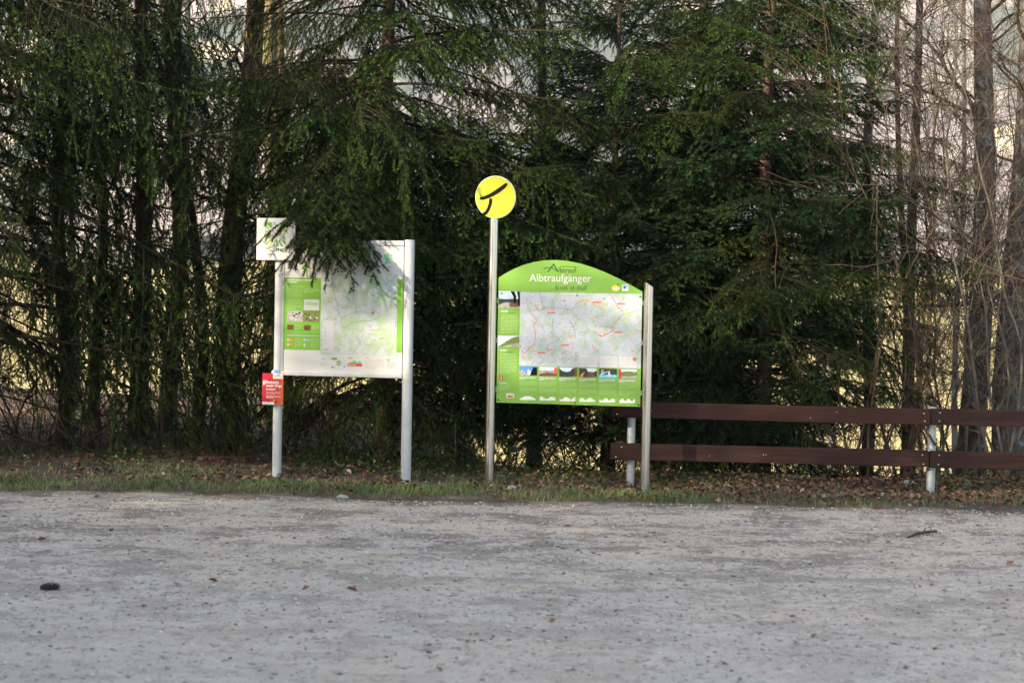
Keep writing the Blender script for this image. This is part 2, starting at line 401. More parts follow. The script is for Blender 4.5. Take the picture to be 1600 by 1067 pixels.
# ------------------------------------------------------------------ trees: spruce branches
def norm(a): return a / np.maximum(np.linalg.norm(a, axis=-1, keepdims=True), 1e-9)
def tri_tubes(P0, P1, R0, R1):
    """3-sided tubes for N segments"""
    T = norm(P1 - P0); ref = np.where(np.abs(T[:, 2:3]) < 0.9, np.array([[0, 0, 1.0]]), np.array([[1.0, 0, 0]]))
    A = norm(np.cross(T, ref)); B = np.cross(T, A); n = len(P0)
    V = np.zeros((n, 6, 3))
    for k in range(3):
        q = 2 * math.pi * k / 3; d = A * math.cos(q) + B * math.sin(q)
        V[:, k] = P0 + d * R0[:, None]; V[:, 3 + k] = P1 + d * R1[:, None]
    base = (np.arange(n) * 6)[:, None]
    F = np.concatenate([base + np.array([[k, (k+1) % 3, 3 + (k+1) % 3, 3 + k]]) for k in range(3)])
    return V.reshape(-1, 3), F

def spruce_branch(seed, L=2.2, hang=0.35, dens=1.0, needles=True, sag=0.25, up=0.12, spacing=0.05, nlen=1.0, tsp=0.042, zvar=0.11):
    R = np.random.default_rng(seed)
    n = 16; t = np.linspace(0, 1, n)
    axis = np.stack([L * t, 0.06 * L * np.sin(t * 3 + R.random() * 6) * t, L * (up * t - sag * t**2 * 1.6 + sag * 0.75 * t**3.2)], 1)
    def axp(s): return np.array([np.interp(s, t, axis[:, k]) for k in range(3)])
    segs0, segs1, ra, rb = [], [], [], []
    for i in range(n - 1):
        segs0.append(axis[i]); segs1.append(axis[i+1]); ra.append(0.016 * (1 - t[i]) * L / 2.2 + 0.003); rb.append(0.016 * (1 - t[i+1]) * L / 2.2 + 0.003)
    sh0, sh1, tip = [], [], []
    s = 0.14 + 0.05 * R.random(); side = 1
    # leading shoot carries needles itself
    for i in range(int(n * 0.55), n - 1): sh0.append(axis[i]); sh1.append(axis[i+1]); tip.append((0.3 + 0.5 * t[i], 0.3 + 0.5 * t[i+1]))
    while s < 0.985:
        p = axp(s); T = norm(axp(min(1, s + 0.02)) - axp(s - 0.02)); side = -side
        prof = min(1.0, (s - 0.02) * 3.5) * min(1.0, (1 - s) * 1.9 + 0.10)
        l2 = 0.36 * L * prof * (0.65 + 0.5 * R.random())
        sv = np.array([-T[1], T[0], 0.0]) * side; sv /= np.linalg.norm(sv)
        ang = math.radians(48 + 16 * R.random())
        d = T * math.cos(ang) + sv * math.sin(ang) + np.array([0, 0, -0.10 + zvar * R.standard_normal()])
        g = hang * (0.6 + 0.8 * R.random())
        m2 = max(3, int(l2 / 0.06) + 1); tt = np.linspace(0, 1, m2)[:, None]
        path = p + d * l2 * tt * (1 - 0.35 * g * tt) + np.array([0, 0, -1.0]) * g * l2 * tt**1.6 + np.array([0, 0, 1.0]) * 0.08 * l2 * tt**3
        for i in range(m2 - 1):
            segs0.append(path[i]); segs1.append(path[i+1]); ra.append(0.0035 * (1 - tt[i, 0]) + 0.0014); rb.append(0.0035 * (1 - tt[i+1, 0]) + 0.0014)
            if tt[i, 0] > 0.12: sh0.append(path[i]); sh1.append(path[i+1]); tip.append((tt[i, 0]**2 * 0.7, tt[i+1, 0]**2 * 0.7))
        q = 0.10 + 0.05 * R.random(); sd = 1
        while q < 0.95 and l2 > 0.07:
            i = q * (m2 - 1); i0 = min(m2 - 2, int(i)); a = path[i0] + (path[i0+1] - path[i0]) * (i - i0)
            T2 = norm(path[i0+1] - path[i0]); sd = -sd
            s2 = np.cross(T2, np.array([0, 0, 1.0])); ln = np.linalg.norm(s2); s2 = s2 / ln if ln > 0.15 else sv
            l3 = min(0.20, 0.42 * l2) * ((1 - q) * 0.85 + 0.28) * (0.6 + 0.6 * R.random())
            an = math.radians(38 + 20 * R.random())
            e = T2 * math.cos(an) + s2 * sd * math.sin(an) + np.array([0, 0, -0.25 * hang * 2 + 0.16 * R.standard_normal()])
            e = e / np.linalg.norm(e)
            b1 = a + e * l3 * 0.55; b2 = b1 + norm(e + np.array([0, 0, -0.35 * hang])) * l3 * 0.45
            for c0, c1, ta, tb in ((a, b1, 0.05, 0.35), (b1, b2, 0.35, 1.0)):
                segs0.append(c0); segs1.append(c1); ra.append(0.0016); rb.append(0.0010); sh0.append(c0); sh1.append(c1); tip.append((ta, tb))
            q += (tsp + 0.012 * R.random()) / l2
        s += spacing * (0.75 + 0.5 * R.random()) / L
    V1, F1 = tri_tubes(np.array(segs0), np.array(segs1), np.array(ra), np.array(rb))
    if not needles:
        return V1, F1, None, None, None
    A = np.array(sh0); B = np.array(sh1); tp = np.array(tip); ln = np.linalg.norm(B - A, axis=1)
    cnt = np.maximum(2, R.poisson(ln * 430 * dens)); idx = np.repeat(np.arange(len(A)), cnt); m = len(idx)
    u = R.random(m)[:, None]; base = A[idx] + (B - A)[idx] * u
    T = norm((B - A)[idx]); ref = np.where(np.abs(T[:, 2:3]) < 0.93, np.array([[0, 0, 1.0]]), np.array([[1.0, 0, 0]]))
    S = norm(np.cross(T, ref)); U = np.cross(S, T)
    th = R.normal(0, 1.0, m) * 1.3 + math.pi / 2
    rad = S * np.cos(th)[:, None] + U * np.sin(th)[:, None]
    al = np.radians(R.uniform(32, 66, m))[:, None]
    D = T * np.cos(al) + rad * np.sin(al)
    nl = R.uniform(0.013, 0.021, m)[:, None] * nlen
    W = norm(np.cross(D, R.standard_normal((m, 3)))) * 0.0028
    V2 = np.stack([base - W, base + W, base + D * nl], 1).reshape(-1, 3)
    F2 = np.arange(3 * m).reshape(-1, 3)
    tv = tp[idx, 0] + (tp[idx, 1] - tp[idx, 0]) * u[:, 0]
    tv = np.clip(tv + R.normal(0, 0.10, m), 0, 1)
    return V1, F1, V2, F2, np.repeat(tv, 3)

def branch_mesh(name, seed, mats, **kw):
    V1, F1, V2, F2, tv = spruce_branch(seed, **kw)
    if V2 is None:
        return np_mesh(name, V1, F4=F1, mats=mats[:1])
    V = np.concatenate([V2, V1]); tint = np.concatenate([tv, np.zeros(len(V1))])
    fm = np.concatenate([np.ones(len(F2)), np.zeros(len(F1))])
    return np_mesh(name, V, F3=F2, F4=F1 + len(V2), tint=tint, mats=mats, fm=fm)
MAT['bark_branch'] = bark('dark_branch_bark', (0.016, 0.012, 0.009, 1), (0.06, 0.042, 0.03, 1))
mA = [MAT['bark_branch'], MAT['needle']]; mB = [MAT['bark_branch'], MAT['needle_blue']]
BR_SPREAD = [branch_mesh('spruce_branch', 20 + i, mA, L=2.2, hang=0.62, sag=0.24, up=0.10, dens=1.15, spacing=0.068, nlen=1.4, tsp=0.055, zvar=0.22) for i in range(3)]
BR_HANG = [branch_mesh('hanging_spruce_branch', 40 + i, mA, L=2.3, hang=1.15, sag=0.30, up=0.06, dens=0.9, spacing=0.075, nlen=1.3, tsp=0.055, zvar=0.2) for i in range(2)]
BR_YOUNG = [branch_mesh('young_spruce_branch', 60 + i, mB, L=1.6, hang=0.36, sag=0.10, up=0.18, dens=1.35, spacing=0.062, nlen=1.55, tsp=0.055, zvar=0.3) for i in range(3)]
BR_DEAD = [branch_mesh('dead_spruce_branch', 80 + i, [MAT['twig_dark']], L=2.0, hang=0.6, sag=0.15, up=-0.02, needles=False, spacing=0.10) for i in range(2)]

def trunk_tube(base, height, r, rnd, lean=(0, 0), wob=0.06, sides=10, top=0.15, flare=1.25, n=14):
    pts = []; rr = []
    ph = [rnd.random() * 6 for _ in range(2)]
    for i in range(n + 1):
        t = (i / n) ** 1.15
        z = height * t
        pts.append(Vector((base[0] + lean[0] * z + wob * math.sin(z * 0.9 + ph[0]) * min(1, z), base[1] + lean[1] * z + wob * math.cos(z * 0.7 + ph[1]) * min(1, z), base[2] + z)))
        rr.append(r * (1 - (1 - top) * t) * (1 + (flare - 1) * math.exp(-z * 4)))
    return pts, rr
def path_at(pts, z0, z):
    for a, b in zip(pts, pts[1:]):
        if b.z - z0 >= z: 
            k = (z - (a.z - z0)) / max(1e-6, b.z - a.z); return a.lerp(b, k)
    return pts[-1].copy()

def spruce(label, px, Y, height, r, spread, base_z, meshes, seed, mesh_len=2.2, whorl=0.36, per=5, dead_to=0.0, tilt=0.0, name='spruce_tree', pos=None):
    rnd = random.Random(seed)
    x = px_x(px, Y)
    if pos: x, Y = pos
    zb = gz(x, Y) - 0.08
    root = empty(name, (x, Y, zb)); tag(root, label, 'spruce tree', 'unseen spruces added to shade the lot' if pos else 'spruce trees along the back of the lot')
    pts, rr = trunk_tube((0, 0, 0), height, r, rnd, wob=0.03)
    MB().tube(pts, rr, 10).build('trunk', MAT['bark_spruce'], root, smooth=True)
    z = base_z
    while z < height - 0.25:
        f = (1 - z / height)
        n = per if z < height * 0.8 else 4
        a0 = rnd.random() * 6.28
        for k in range(n):
            az = a0 + 6.283 * k / n + rnd.uniform(-0.4, 0.4)
            ln = spread * min(1.0, 0.12 + 1.15 * f ** 0.75) * rnd.uniform(0.75, 1.12)
            if z < base_z + 0.8: ln *= rnd.uniform(0.6, 1.0)
            if not pos and name == 'spruce_tree':
                ty = Y + math.sin(az) * ln
                if ty < 14.5 and z - 0.35 * ln < 2.5 and math.sin(az) < -0.05: ln = min(ln, max(0.25, (Y - 14.5) / -math.sin(az)))
            me = rnd.choice(meshes)
            o = link('branch', me, root)
            s = ln / mesh_len; p = path_at(pts, 0, z + rnd.uniform(-0.12, 0.12))
            o.location = p; o.scale = (s, s * rnd.uniform(0.85, 1.15), s * rnd.uniform(0.8, 1.2))
            o.rotation_euler = (rnd.uniform(-0.5, 0.5), tilt - 0.5 * (z / height) ** 2 + rnd.uniform(-0.14, 0.16), az)
        z += whorl * rnd.uniform(0.8, 1.2)
    z = 0.35
    while z < dead_to:
        for k in range(3):
            o = link('dead_branch', rnd.choice(BR_DEAD), root); s = spread * rnd.uniform(0.35, 0.75) / 2.0
            o.location = path_at(pts, 0, z + rnd.uniform(-.1, .1)); o.scale = (s, s, s)
            o.rotation_euler = (rnd.uniform(-0.6, 0.6), rnd.uniform(-0.1, 0.35), rnd.random() * 6.28)
        z += 0.3
    return root, pts

spruce('tall shaded spruce with hanging curtains at the left edge', -48, 15.7, 11.5, 0.13, 3.5, 1.2, BR_HANG + BR_SPREAD[:1], 1, 2.3, 0.31, 6, 2.4, 0.10)
spruce('dark spruce with a bare lower trunk behind the left edge spruce', 215, 17.6, 12.0, 0.11, 2.1, 3.6, BR_HANG, 2, 2.3, 0.42, 5, 2.6, 0.2)
tB, pB = spruce('broad spruce reaching over the white map board', 598, 16.1, 11.0, 0.10, 2.5, 0.8, BR_SPREAD + BR_HANG[:1], 3, 2.2, 0.27, 7, 1.0, 0.10)
# low boughs that hang in front of the white board
for (z, tx, ty, tz, rl) in ((3.05, 488, 364, 13.35, 0.1), (2.80, 505, 392, 13.4, -0.1), (2.85, 548, 384, 13.5, 0.05), (3.3, 440, 300, 13.6, 0.0), (3.0, 505, 386, 13.3, 0.2), (3.1, 488, 358, 13.3, -0.2),
                        (3.2, 520, 366, 13.45, 0.1), (3.05, 500, 378, 13.5, -0.1), (3.5, 505, 330, 13.6, 0.1), (3.35, 560, 340, 13.7, 0.0), (2.9, 530, 402, 13.6, 0.15),
                        (3.6, 480, 250, 13.9, 0.0), (2.6, 655, 378, 14.0, 0.1), (3.4, 330, 250, 14.6, 0.0), (3.9, 320, 120, 14.8, 0.0), (3.7, 300, 190, 14.5, 0.0), (4.1, 380, 110, 14.3, 0.0), (3.0, 585, 358, 13.9, 0.0), (3.9, 440, 190, 14.0, 0.1)):
    tgt = at(tx, ty, tz) - tB.location; p0 = path_at(pB, 0, z); d = tgt - p0; ln = d.length
    o = link('branch', random.Random(tx + ty).choice(BR_SPREAD), tB); o.location = p0
    k = ln / 2.2; o.scale = (k, k * 0.9, k)
    # the mesh itself ends lower than its start: aim the chord
    me_end = Vector((2.2, 0, 2.2 * (0.10 - 0.24 * 1.6 + 0.24 * 0.75)))
    o.rotation_euler = (rl, -(math.atan2(d.z, math.hypot(d.x, d.y)) - math.atan2(me_end.z, me_end.x)), math.atan2(d.y, d.x))
spruce('slim young spruce just left of the yellow disc post', 712, 16.9, 4.0, 0.05, 1.5, 0.4, BR_YOUNG, 4, 1.6, 0.20, 7, 0.0, 0.0)
spruce('dense dark spruce behind the arched green board', 950, 16.2, 5.4, 0.075, 2.2, 0.5, BR_YOUNG + BR_SPREAD[:1], 5, 1.7, 0.21, 8, 0.8, 0.05)
spruce('tall spruce standing back between the two boards', 835, 19.0, 11.0, 0.09, 1.5, 1.0, BR_SPREAD, 6, 2.2, 0.55, 4, 1.4, 0.12)
spruce('green spruce with low boughs behind the long fence rails', 1190, 15.9, 9.5, 0.085, 1.75, 0.35, BR_YOUNG + BR_SPREAD[:2], 7, 1.8, 0.22, 8, 0.6, 0.06)
spruce('dark spruce set back between the arched board and the fence spruce', 1085, 17.8, 10.5, 0.09, 1.9, 0.6, BR_SPREAD + BR_YOUNG[:1], 8, 2.0, 0.30, 6, 1.0, 0.1)
spruce('thin sparse spruce among the bare hazels on the right', 1418, 19.0, 10.0, 0.085, 1.5, 1.3, BR_SPREAD, 9, 2.2, 0.62, 3, 2.4, 0.1)
# unseen spruces added behind and left of the camera; heights shaped for the shade
SH = random.Random(41)
hs = Vector((to_sun.x, to_sun.y, 0)).normalized(); es = Vector((-hs.y, hs.x, 0))
for i in range(24):
    e = -9.5 + i * 1.4 if i < 17 else 1.6 + (i - 17) * 1.7; q = Vector((0, 13, 0)) + hs * SH.uniform(16.5, 20.5) - es * e * (1 if es.x < 0 else -1)
    spruce('unseen tall spruce added to shade the lot from the left', 0, 10, (SH.uniform(9.4, 10.2) if -4.6 < e < -2.8 else SH.uniform(11.8, 12.8) if -2.8 <= e < 1.0 else SH.uniform(11.8, 13.4)), 0.13, 2.5, 0.5, BR_SPREAD + BR_HANG[:1], 700 + i, 2.2, 0.38, 6, 0.0, 0.1, name='added_shade_spruce', pos=(q.x, q.y))
# seedling
spruce('knee high spruce seedling beside the yellow disc post', 712, 14.75, 0.62, 0.012, 0.42, 0.12, BR_YOUNG, 10, 1.6, 0.11, 5, 0.0, -0.15, name='spruce_seedling')

# ------------------------------------------------------------------ bare trees and shrubs
class Twigs:
    def __init__(s): s.a = []; s.b = []; s.ra = []; s.rb = []
    def path(s, pts, r0, r1):
        n = len(pts) - 1
        for i in range(n):
            s.a.append(pts[i]); s.b.append(pts[i+1]); s.ra.append(r0 + (r1 - r0) * i / n); s.rb.append(r0 + (r1 - r0) * (i + 1) / n)
    def mesh(s, name, mat):
        V, F = tri_tubes(np.array(s.a), np.array(s.b), np.array(s.ra), np.array(s.rb)); return np_mesh(name, V, F4=F, mats=[mat], smooth=True)
def wander(R, p, d, l, n, bend=0.18, grav=0.0):
    p = np.array(p, float); d = norm(np.array(d, float)); out = [p]
    for i in range(n):
        d = norm(d + R.normal(0, bend, 3) + np.array([0, 0, grav])); p = p + d * l / n; out.append(p)
    return out
def side_twigs(R, tw, path, r, l, depth, dens, up=0.15, start=0.2, bend=0.16):
    """twigs along a path, recursive"""
    seg = np.linalg.norm(np.diff(np.array(path), axis=0), axis=1); tot = seg.sum()
    n = max(1, int(tot * dens * (0.7 + 0.6 * R.random())))
    for _ in range(n):
        f = start + (1 - start) * R.random(); i = min(len(path) - 2, int(f * (len(path) - 1))); k = f * (len(path) - 1) - i
        p = path[i] + (path[i+1] - path[i]) * k; T = norm(path[i+1] - path[i])
        d = norm(T * 0.75 + norm(R.standard_normal(3)) * 0.85 + np.array([0, 0, up]))
        ll = l * (0.35 + 0.9 * R.random()) * (1.15 - 0.6 * f)
        sub = wander(R, p, d, ll, max(3, int(ll / 0.14)), bend, 0.02)
        rr = r * (1 - 0.5 * f); tw.path(sub, rr, max(0.0018, rr * 0.3))
        if depth > 0: side_twigs(R, tw, sub, max(0.0022, rr * 0.55), ll * 0.5, depth - 1, dens * 1.25, up, 0.15, bend)

BARE = []
def bare_tree(label, px, Y, r, height, seed, bark_m='bark_grey', twig_m='twig_grey', lean=(0, 0), limbs=9, limb_z=(0.8, 6.0), limb_l=1.8, dens=4.0, depth=2, name='bare_tree', cat='tree', group='bare trees behind the lot', sub=None, limb_r=0.28, wob=0.05, py=730):
    R = np.random.default_rng(seed); rnd = random.Random(seed)
    x = px_x(px, Y, py); zb = gz(x, Y) - 0.1
    root = empty(name, (x, Y, zb)); tag(root, label, cat, group)
    pts, rr = trunk_tube((0, 0, 0), height, r, rnd, lean, wob, 12 if r > 0.06 else 7, 0.3)
    MB().tube(pts, rr, 12 if r > 0.06 else 7).build('trunk', MAT[bark_m], root, smooth=True)
    tw = Twigs()
    for k in range(limbs):
        z = rnd.uniform(*limb_z); z = min(z, height * 0.97); p = path_at(pts, 0, z); a = rnd.random() * 6.283
        d = np.array([math.cos(a), math.sin(a) , rnd.uniform(0.05, 0.75)])
        l = limb_l * rnd.uniform(0.5, 1.2); rl = max(0.004, min(0.03, r * limb_r * (1 - 0.5 * z / height)) * rnd.uniform(0.6, 1.1))
        path = wander(R, p, d, l, max(5, int(l / 0.16)), 0.13, 0.01)
        tw.path(path, rl, rl * 0.25); side_twigs(R, tw, path, rl * 0.4, l * 0.38, depth - 1, dens)
    if limbs: tag(link('crown', tw.mesh('crown', MAT[twig_m]), root), kind='stuff')
    return root

T = bare_tree
T('thick brown trunk behind the left post of the white board', 372, 16.9, 0.15, 9.5, 101, 'bark_brown', 'twig_dark', limbs=20, limb_z=(0.8, 5.5), dens=5, wob=0.12)
T('dark leaning trunk left of the thick brown trunk', 305, 17.4, 0.07, 9.0, 102, 'bark_spruce', 'twig_dark', lean=(-0.035, 0), limbs=20, limb_z=(0.8, 5.5), dens=6, wob=0.14)
T('grey brown trunk far behind the left spruces', 262, 19.0, 0.11, 10, 103, 'bark_brown', 'twig_brown', limbs=18, limb_z=(1.2, 6.5), dens=5.5, wob=0.12)
T('ochre trunk with painted-in sunlight above the white board', 418, 21.0, 0.14, 11, 104, 'bark_ochre', 'twig_brown', limbs=8, limb_z=(2.5, 7), dens=3.0)
T('tall grey trunk behind the right fence post', 1517, 17.4, 0.15, 10, 105, 'bark_grey', 'twig_brown', lean=(0.01, 0), limbs=28, limb_z=(1.4, 6.5), limb_l=2.4, dens=8)
T('thickest grey trunk cut by the right edge', 1580, 16.7, 0.185, 10, 106, 'bark_grey', 'twig_brown', lean=(0.012, 0), limbs=24, limb_z=(1.2, 6.5), limb_l=2.4, dens=6)
T('slender grey trunk just left of the right fence post', 1352, 18.0, 0.075, 9, 107, 'bark_grey', 'twig_grey', limbs=16, limb_z=(1.2, 6.5), dens=6)
T('reddish brown stem leaning left beside the right fence post', 1418, 16.2, 0.045, 7, 108, 'bark_brown', 'twig_brown', lean=(-0.035, 0), limbs=18, limb_z=(1.0, 6), limb_l=1.7, dens=6, limb_r=0.34)
R0 = random.Random(77)
for i in range(22):
    Y = R0.uniform(21, 44); px = R0.choice([R0.uniform(40, 560), R0.uniform(1250, 1640), R0.uniform(600, 1250), R0.uniform(1250, 1640)])
    T('slim bare trunk in the hazy wood behind the spruces', px, Y, R0.uniform(0.05, 0.11), R0.uniform(10, 15), 300 + i, R0.choice(['bark_grey', 'bark_brown']), R0.choice(['twig_grey', 'twig_brown']),
      limbs=9, limb_z=(3.0, 9.5), limb_l=2.0, dens=2.4, name='slim_bare_tree', group='slim bare trees behind the spruces', lean=(R0.uniform(-.03, .03), 0))

def shrub(label, px, Y, seed, stems, h, twig_m='twig_brown', r=0.012, spread=0.5, dens=5.0, lean=(0, 0), catkins=0, name='hazel_shrub', depth=2):
    R = np.random.default_rng(seed)
    x = px_x(px, Y); zb = gz(x, Y) - 0.05
    root = empty(name, (x, Y, zb)); tag(root, label, 'shrub', 'bare shrubs behind the verge')
    ends = []
    for k in range(stems):
        a = R.random() * 6.283; d = np.array([math.cos(a) * spread + lean[0], math.sin(a) * spread * 0.7 + lean[1], 1.0])
        l = h * R.uniform(0.65, 1.1); st = np.array([R.normal(0, 0.12), R.normal(0, 0.10), 0])
        path = wander(R, st, d, l, max(8, int(l / 0.18)), 0.085, 0.012)
        tw = Twigs(); rr = r * R.uniform(0.6, 1.2)
        MBs = MB().tube([Vector(p) for p in path], [rr + (0.002 - rr) * i / (len(path)-1) for i in range(len(path))], 6)
        st_o = MBs.build('stem', MAT[twig_m], root, smooth=True)
        side_twigs(R, tw, path, rr * 0.38, l * 0.24, depth - 1, dens, 0.10, 0.08)
        tag(link('twigs', tw.mesh('twigs', MAT[twig_m]), st_o), kind='stuff')
        ends += [tw.b[i] for i in range(0, len(tw.b), 3)]
    if catkins:
        cm = MB()
        for k in range(catkins):
            p = Vector(ends[int(R.random() * len(ends))]); l = R.uniform(0.03, 0.065)
            cm.tube([p, p + Vector((R.normal(0, .004), 0, -l * 0.5)), p + Vector((R.normal(0, .006), 0, -l))], [0.003, 0.0042, 0.002], 5)
        tag(cm.build('catkins', MAT['catkin'], root), kind='stuff')
    return root
S = shrub
S('tangled red brown hazel leaning over the long fence rail', 1400, 15.6, 201, 6, 6.4, 'twig_brown', 0.015, 0.30, 6, (-0.12, -0.05))
S('grey arching hazel in front of the tall grey trunk', 1490, 15.9, 202, 7, 7.0, 'twig_grey', 0.016, 0.32, 6)
S('pale twiggy hazel at the right edge', 1575, 15.5, 203, 7, 6.8, 'twig_grey', 0.016, 0.32, 6, (-0.1, 0))
S('fine red brown brush behind the right fence post', 1460, 16.8, 204, 6, 6.4, 'twig_brown', 0.012, 0.34, 7)
S('thin shoots rising before the fence spruce', 1335, 15.2, 205, 5, 3.9, 'twig_brown', 0.013, 0.28, 2.6, (-0.13, 0))
S('grey brown brush at the far right behind the rails', 1625, 17.0, 206, 7, 6.6, 'twig_brown', 0.015, 0.36, 6, (-0.1, 0))
S('hazel hung with ochre catkins left of the small white sign', 330, 17.6, 207, 8, 5.4, 'twig_brown', 0.013, 0.42, 5, (0.05, -0.1), catkins=150)
T('dark crooked trunk near the left edge', 95, 17.0, 0.085, 9.0, 109, 'bark_spruce', 'twig_dark', lean=(0.02, 0), limbs=24, limb_z=(0.6, 5.0), dens=7, wob=0.15)
T('thin brown trunk between the left edge and the dark spruce', 150, 18.5, 0.07, 9.0, 110, 'bark_brown', 'twig_brown', lean=(-0.02, 0), limbs=22, limb_z=(0.6, 5.0), dens=7, wob=0.12)
S('bushy dark brush at the left edge of the verge', 40, 17.2, 213, 9, 3.6, 'twig_dark', 0.011, 0.7, 7)
S('dark tangled shrub under the left edge spruce', 120, 16.3, 208, 9, 4.6, 'twig_dark', 0.012, 0.7, 6)
S('dark brush beside the thick brown trunk', 275, 16.3, 209, 8, 4.2, 'twig_dark', 0.011, 0.7, 6)
S('low dark brush below the white board', 520, 16.2, 210, 6, 2.0, 'twig_dark', 0.011, 0.8, 5)
S('thin dark brush below the arched green board', 890, 15.6, 211, 7, 1.6, 'twig_dark', 0.008, 0.7, 6)
S('small bare bush under the lower fence rail', 1300, 15.4, 212, 5, 1.5, 'twig_brown', 0.007, 0.7, 6)

# tangle of dead twigs on the wood floor: nobody could count it
R = np.random.default_rng(9); tw = Twigs()
for k in range(1500):
    x = R.uniform(-6.2, 6.4); y = R.uniform(15.0, 19.0); z = gz(x, y)
    d = np.array([R.normal(0, 0.7), R.normal(0, 0.5), R.uniform(0.1, 1.0)])
    tw.path(wander(R, (x, y, z - 0.02), d, R.uniform(0.4, 1.7), 7, 0.2, -0.03), R.uniform(0.002, 0.006), 0.0012)
tag(link('brushwood', tw.mesh('brushwood', MAT['twig_brown'])), 'tangle of thin dead twigs on the wood floor', 'brushwood', kind='stuff')

# ------------------------------------------------------------------ signs
def text_mesh(body, x0, x1, z0, z1, y, shear=0.0, keep=False, bold=0.0):
    c = bpy.data.curves.new('text', 'FONT'); c.body = body; c.size = 1.0; c.shear = shear; c.offset = bold; c.resolution_u = 4
    o = bpy.data.objects.new('text', c); COL.objects.link(o)
    me = bpy.data.meshes.new_from_object(o); bpy.data.objects.remove(o); bpy.data.curves.remove(c)
    n = len(me.vertices); V = np.zeros(n * 3); me.vertices.foreach_get('co', V); V = V.reshape(-1, 3)
    mn = V.min(0); mx = V.max(0)
    P = np.zeros_like(V)
    P[:, 0] = x0 + (V[:, 0] - mn[0]) / (mx[0] - mn[0]) * (x1 - x0)
    P[:, 2] = z0 + (V[:, 1] - mn[1]) / (mx[1] - mn[1]) * (z1 - z0); P[:, 1] = y
    me.vertices.foreach_set('co', P.ravel()); me.update(); return me
class Board:
    """a vertical plane through two ground points; pixels of the photograph are turned into its own metres"""
    def __init__(s, name, label, cat, A, B, group=None):
        s.A = Vector(A); s.B = Vector(B); d = (s.B - s.A); d.z = 0; s.w = d.length; s.u = d.normalized(); s.nrm = Vector((s.u.y, -s.u.x, 0))
        s.root = empty(name, (s.A.x, s.A.y, 0), math.atan2(s.u.y, s.u.x)); tag(s.root, label, cat, group)
    def uv(s, px, py, off=0.0):
        d = ray(px, py); o = Vector((0, 0, CAMH)); P = s.A + s.nrm * off
        t = (P - o).dot(s.nrm) / d.dot(s.nrm); h = o + d * t
        return ((h - s.A).dot(s.u), h.z)
    def rect(s, x0, y0, x1, y1):
        a = s.uv(x0, (y0 + y1) / 2); b = s.uv(x1, (y0 + y1) / 2); c = s.uv((x0 + x1) / 2, y0); d = s.uv((x0 + x1) / 2, y1)
        return a[0], b[0], d[1], c[1]
    def quad(s, name, x0, y0, x1, y1, mat, y, parent=None):
        u0_, u1_, z0, z1 = s.rect(x0, y0, x1, y1); return MB().rect(u0_, u1_, z0, z1, y).build(name, MAT[mat] if isinstance(mat, str) else mat, parent or s.root)
    def poly(s, name, pts, mat, y, parent=None):
        m = MB(); m.flat([s.uv(*p) for p in pts], y); return m.build(name, MAT[mat] if isinstance(mat, str) else mat, parent or s.root)
    def text(s, name, body, x0, y0, x1, y1, mat, y, parent=None, **kw):
        u0_, u1_, z0, z1 = s.rect(x0, y0, x1, y1); me = text_mesh(body, u0_, u1_, z0, z1, y, **kw); me.materials.append(MAT[mat]); return link(name, me, parent or s.root)
    def lines(s, name, x0, y0, x1, y1, n, mat, y, parent=None, fill=0.5, last=0.6, seed=0, words=True):
        """rows of small print: word-length strips"""
        rnd = random.Random(seed * 7 + int(x0 + y0)); u0_, u1_, z0, z1 = s.rect(x0, y0, x1, y1); m = MB(); h = (z1 - z0) / n
        for i in range(n):
            zz = z1 - h * (i + 0.5); end = u1_ if i < n - 1 else u0_ + (u1_ - u0_) * last; x = u0_
            while x < end - 0.004:
                wl = min(end - x, rnd.uniform(0.012, 0.045)) if words else end - x
                m.rect(x, x + wl, zz - h * fill / 2, zz + h * fill / 2, y); x += wl + 0.005
        return m.build(name, MAT[mat], parent or s.root)

def round_post(name, r, z0, z1, x, y, mat, parent, slant=0.0, sides=24):
    m = MB(); pts = [(x, y, z0), (x, y, z1)]; m.tube(pts, r, sides)
    o = m.build(name, mat, parent)
    if slant:
        for v in o.data.vertices:
            if v.co.z > z1 - 1e-4: v.co.z += slant * (v.co.x - x) / r
    o.data.polygons.foreach_set('use_smooth', [True] * len(o.data.polygons)); caps_split(o); return o

# ---- white map board on two pale posts
A = at(430.5, 740, 14.2); A.z = 0; Bp = at(632.5, 748, 13.95); Bp.z = 0
b1 = Board('information_board', 'white and green trail map board on two pale round posts', 'sign board', A, Bp)
rt = b1.root
uL = b1.uv(435, 420)[0]; uR = b1.uv(637, 420)[0]
ztop1 = b1.uv(637, 377)[1]
round_post('post', 0.042, -0.15, b1.uv(433, 372)[1], 0.0, 0.03, MAT['silver'], rt)
round_post('post', 0.046, -0.15, ztop1, b1.w, 0.03, MAT['silver'], rt)
cap = MB().tube([(b1.w, 0.03, ztop1), (b1.w, 0.03, ztop1 + 0.012)], [0.049, 0.044], 20).build('post_cap', MAT['silver'], rt, smooth=True)
pz0 = b1.uv(535, 586.5)[1]; pz1 = b1.uv(590, 378)[1]
px0, px1 = 0.045, b1.w - 0.045
pan = MB().box(px0, px1, 0.0, 0.025, pz0 + 0.02, pz1 - 0.03).build('panel', MAT['white'], rt)
MB().box(px0 - 0.01, px1 + 0.005, -0.012, 0.045, pz1 - 0.032, pz1 + 0.012).build('top_rail', MAT['silver'], rt, bevel=0.004)
MB().box(px0 - 0.01, px1 + 0.005, -0.010, 0.040, pz0 - 0.012, pz0 + 0.022).build('bottom_rail', MAT['silver'], rt, bevel=0.004)
MB().box(px0 - 0.012, px0 + 0.012, -0.006, 0.035, pz0 + 0.022, pz1 - 0.032).build('side_profile', MAT['groove'], rt)
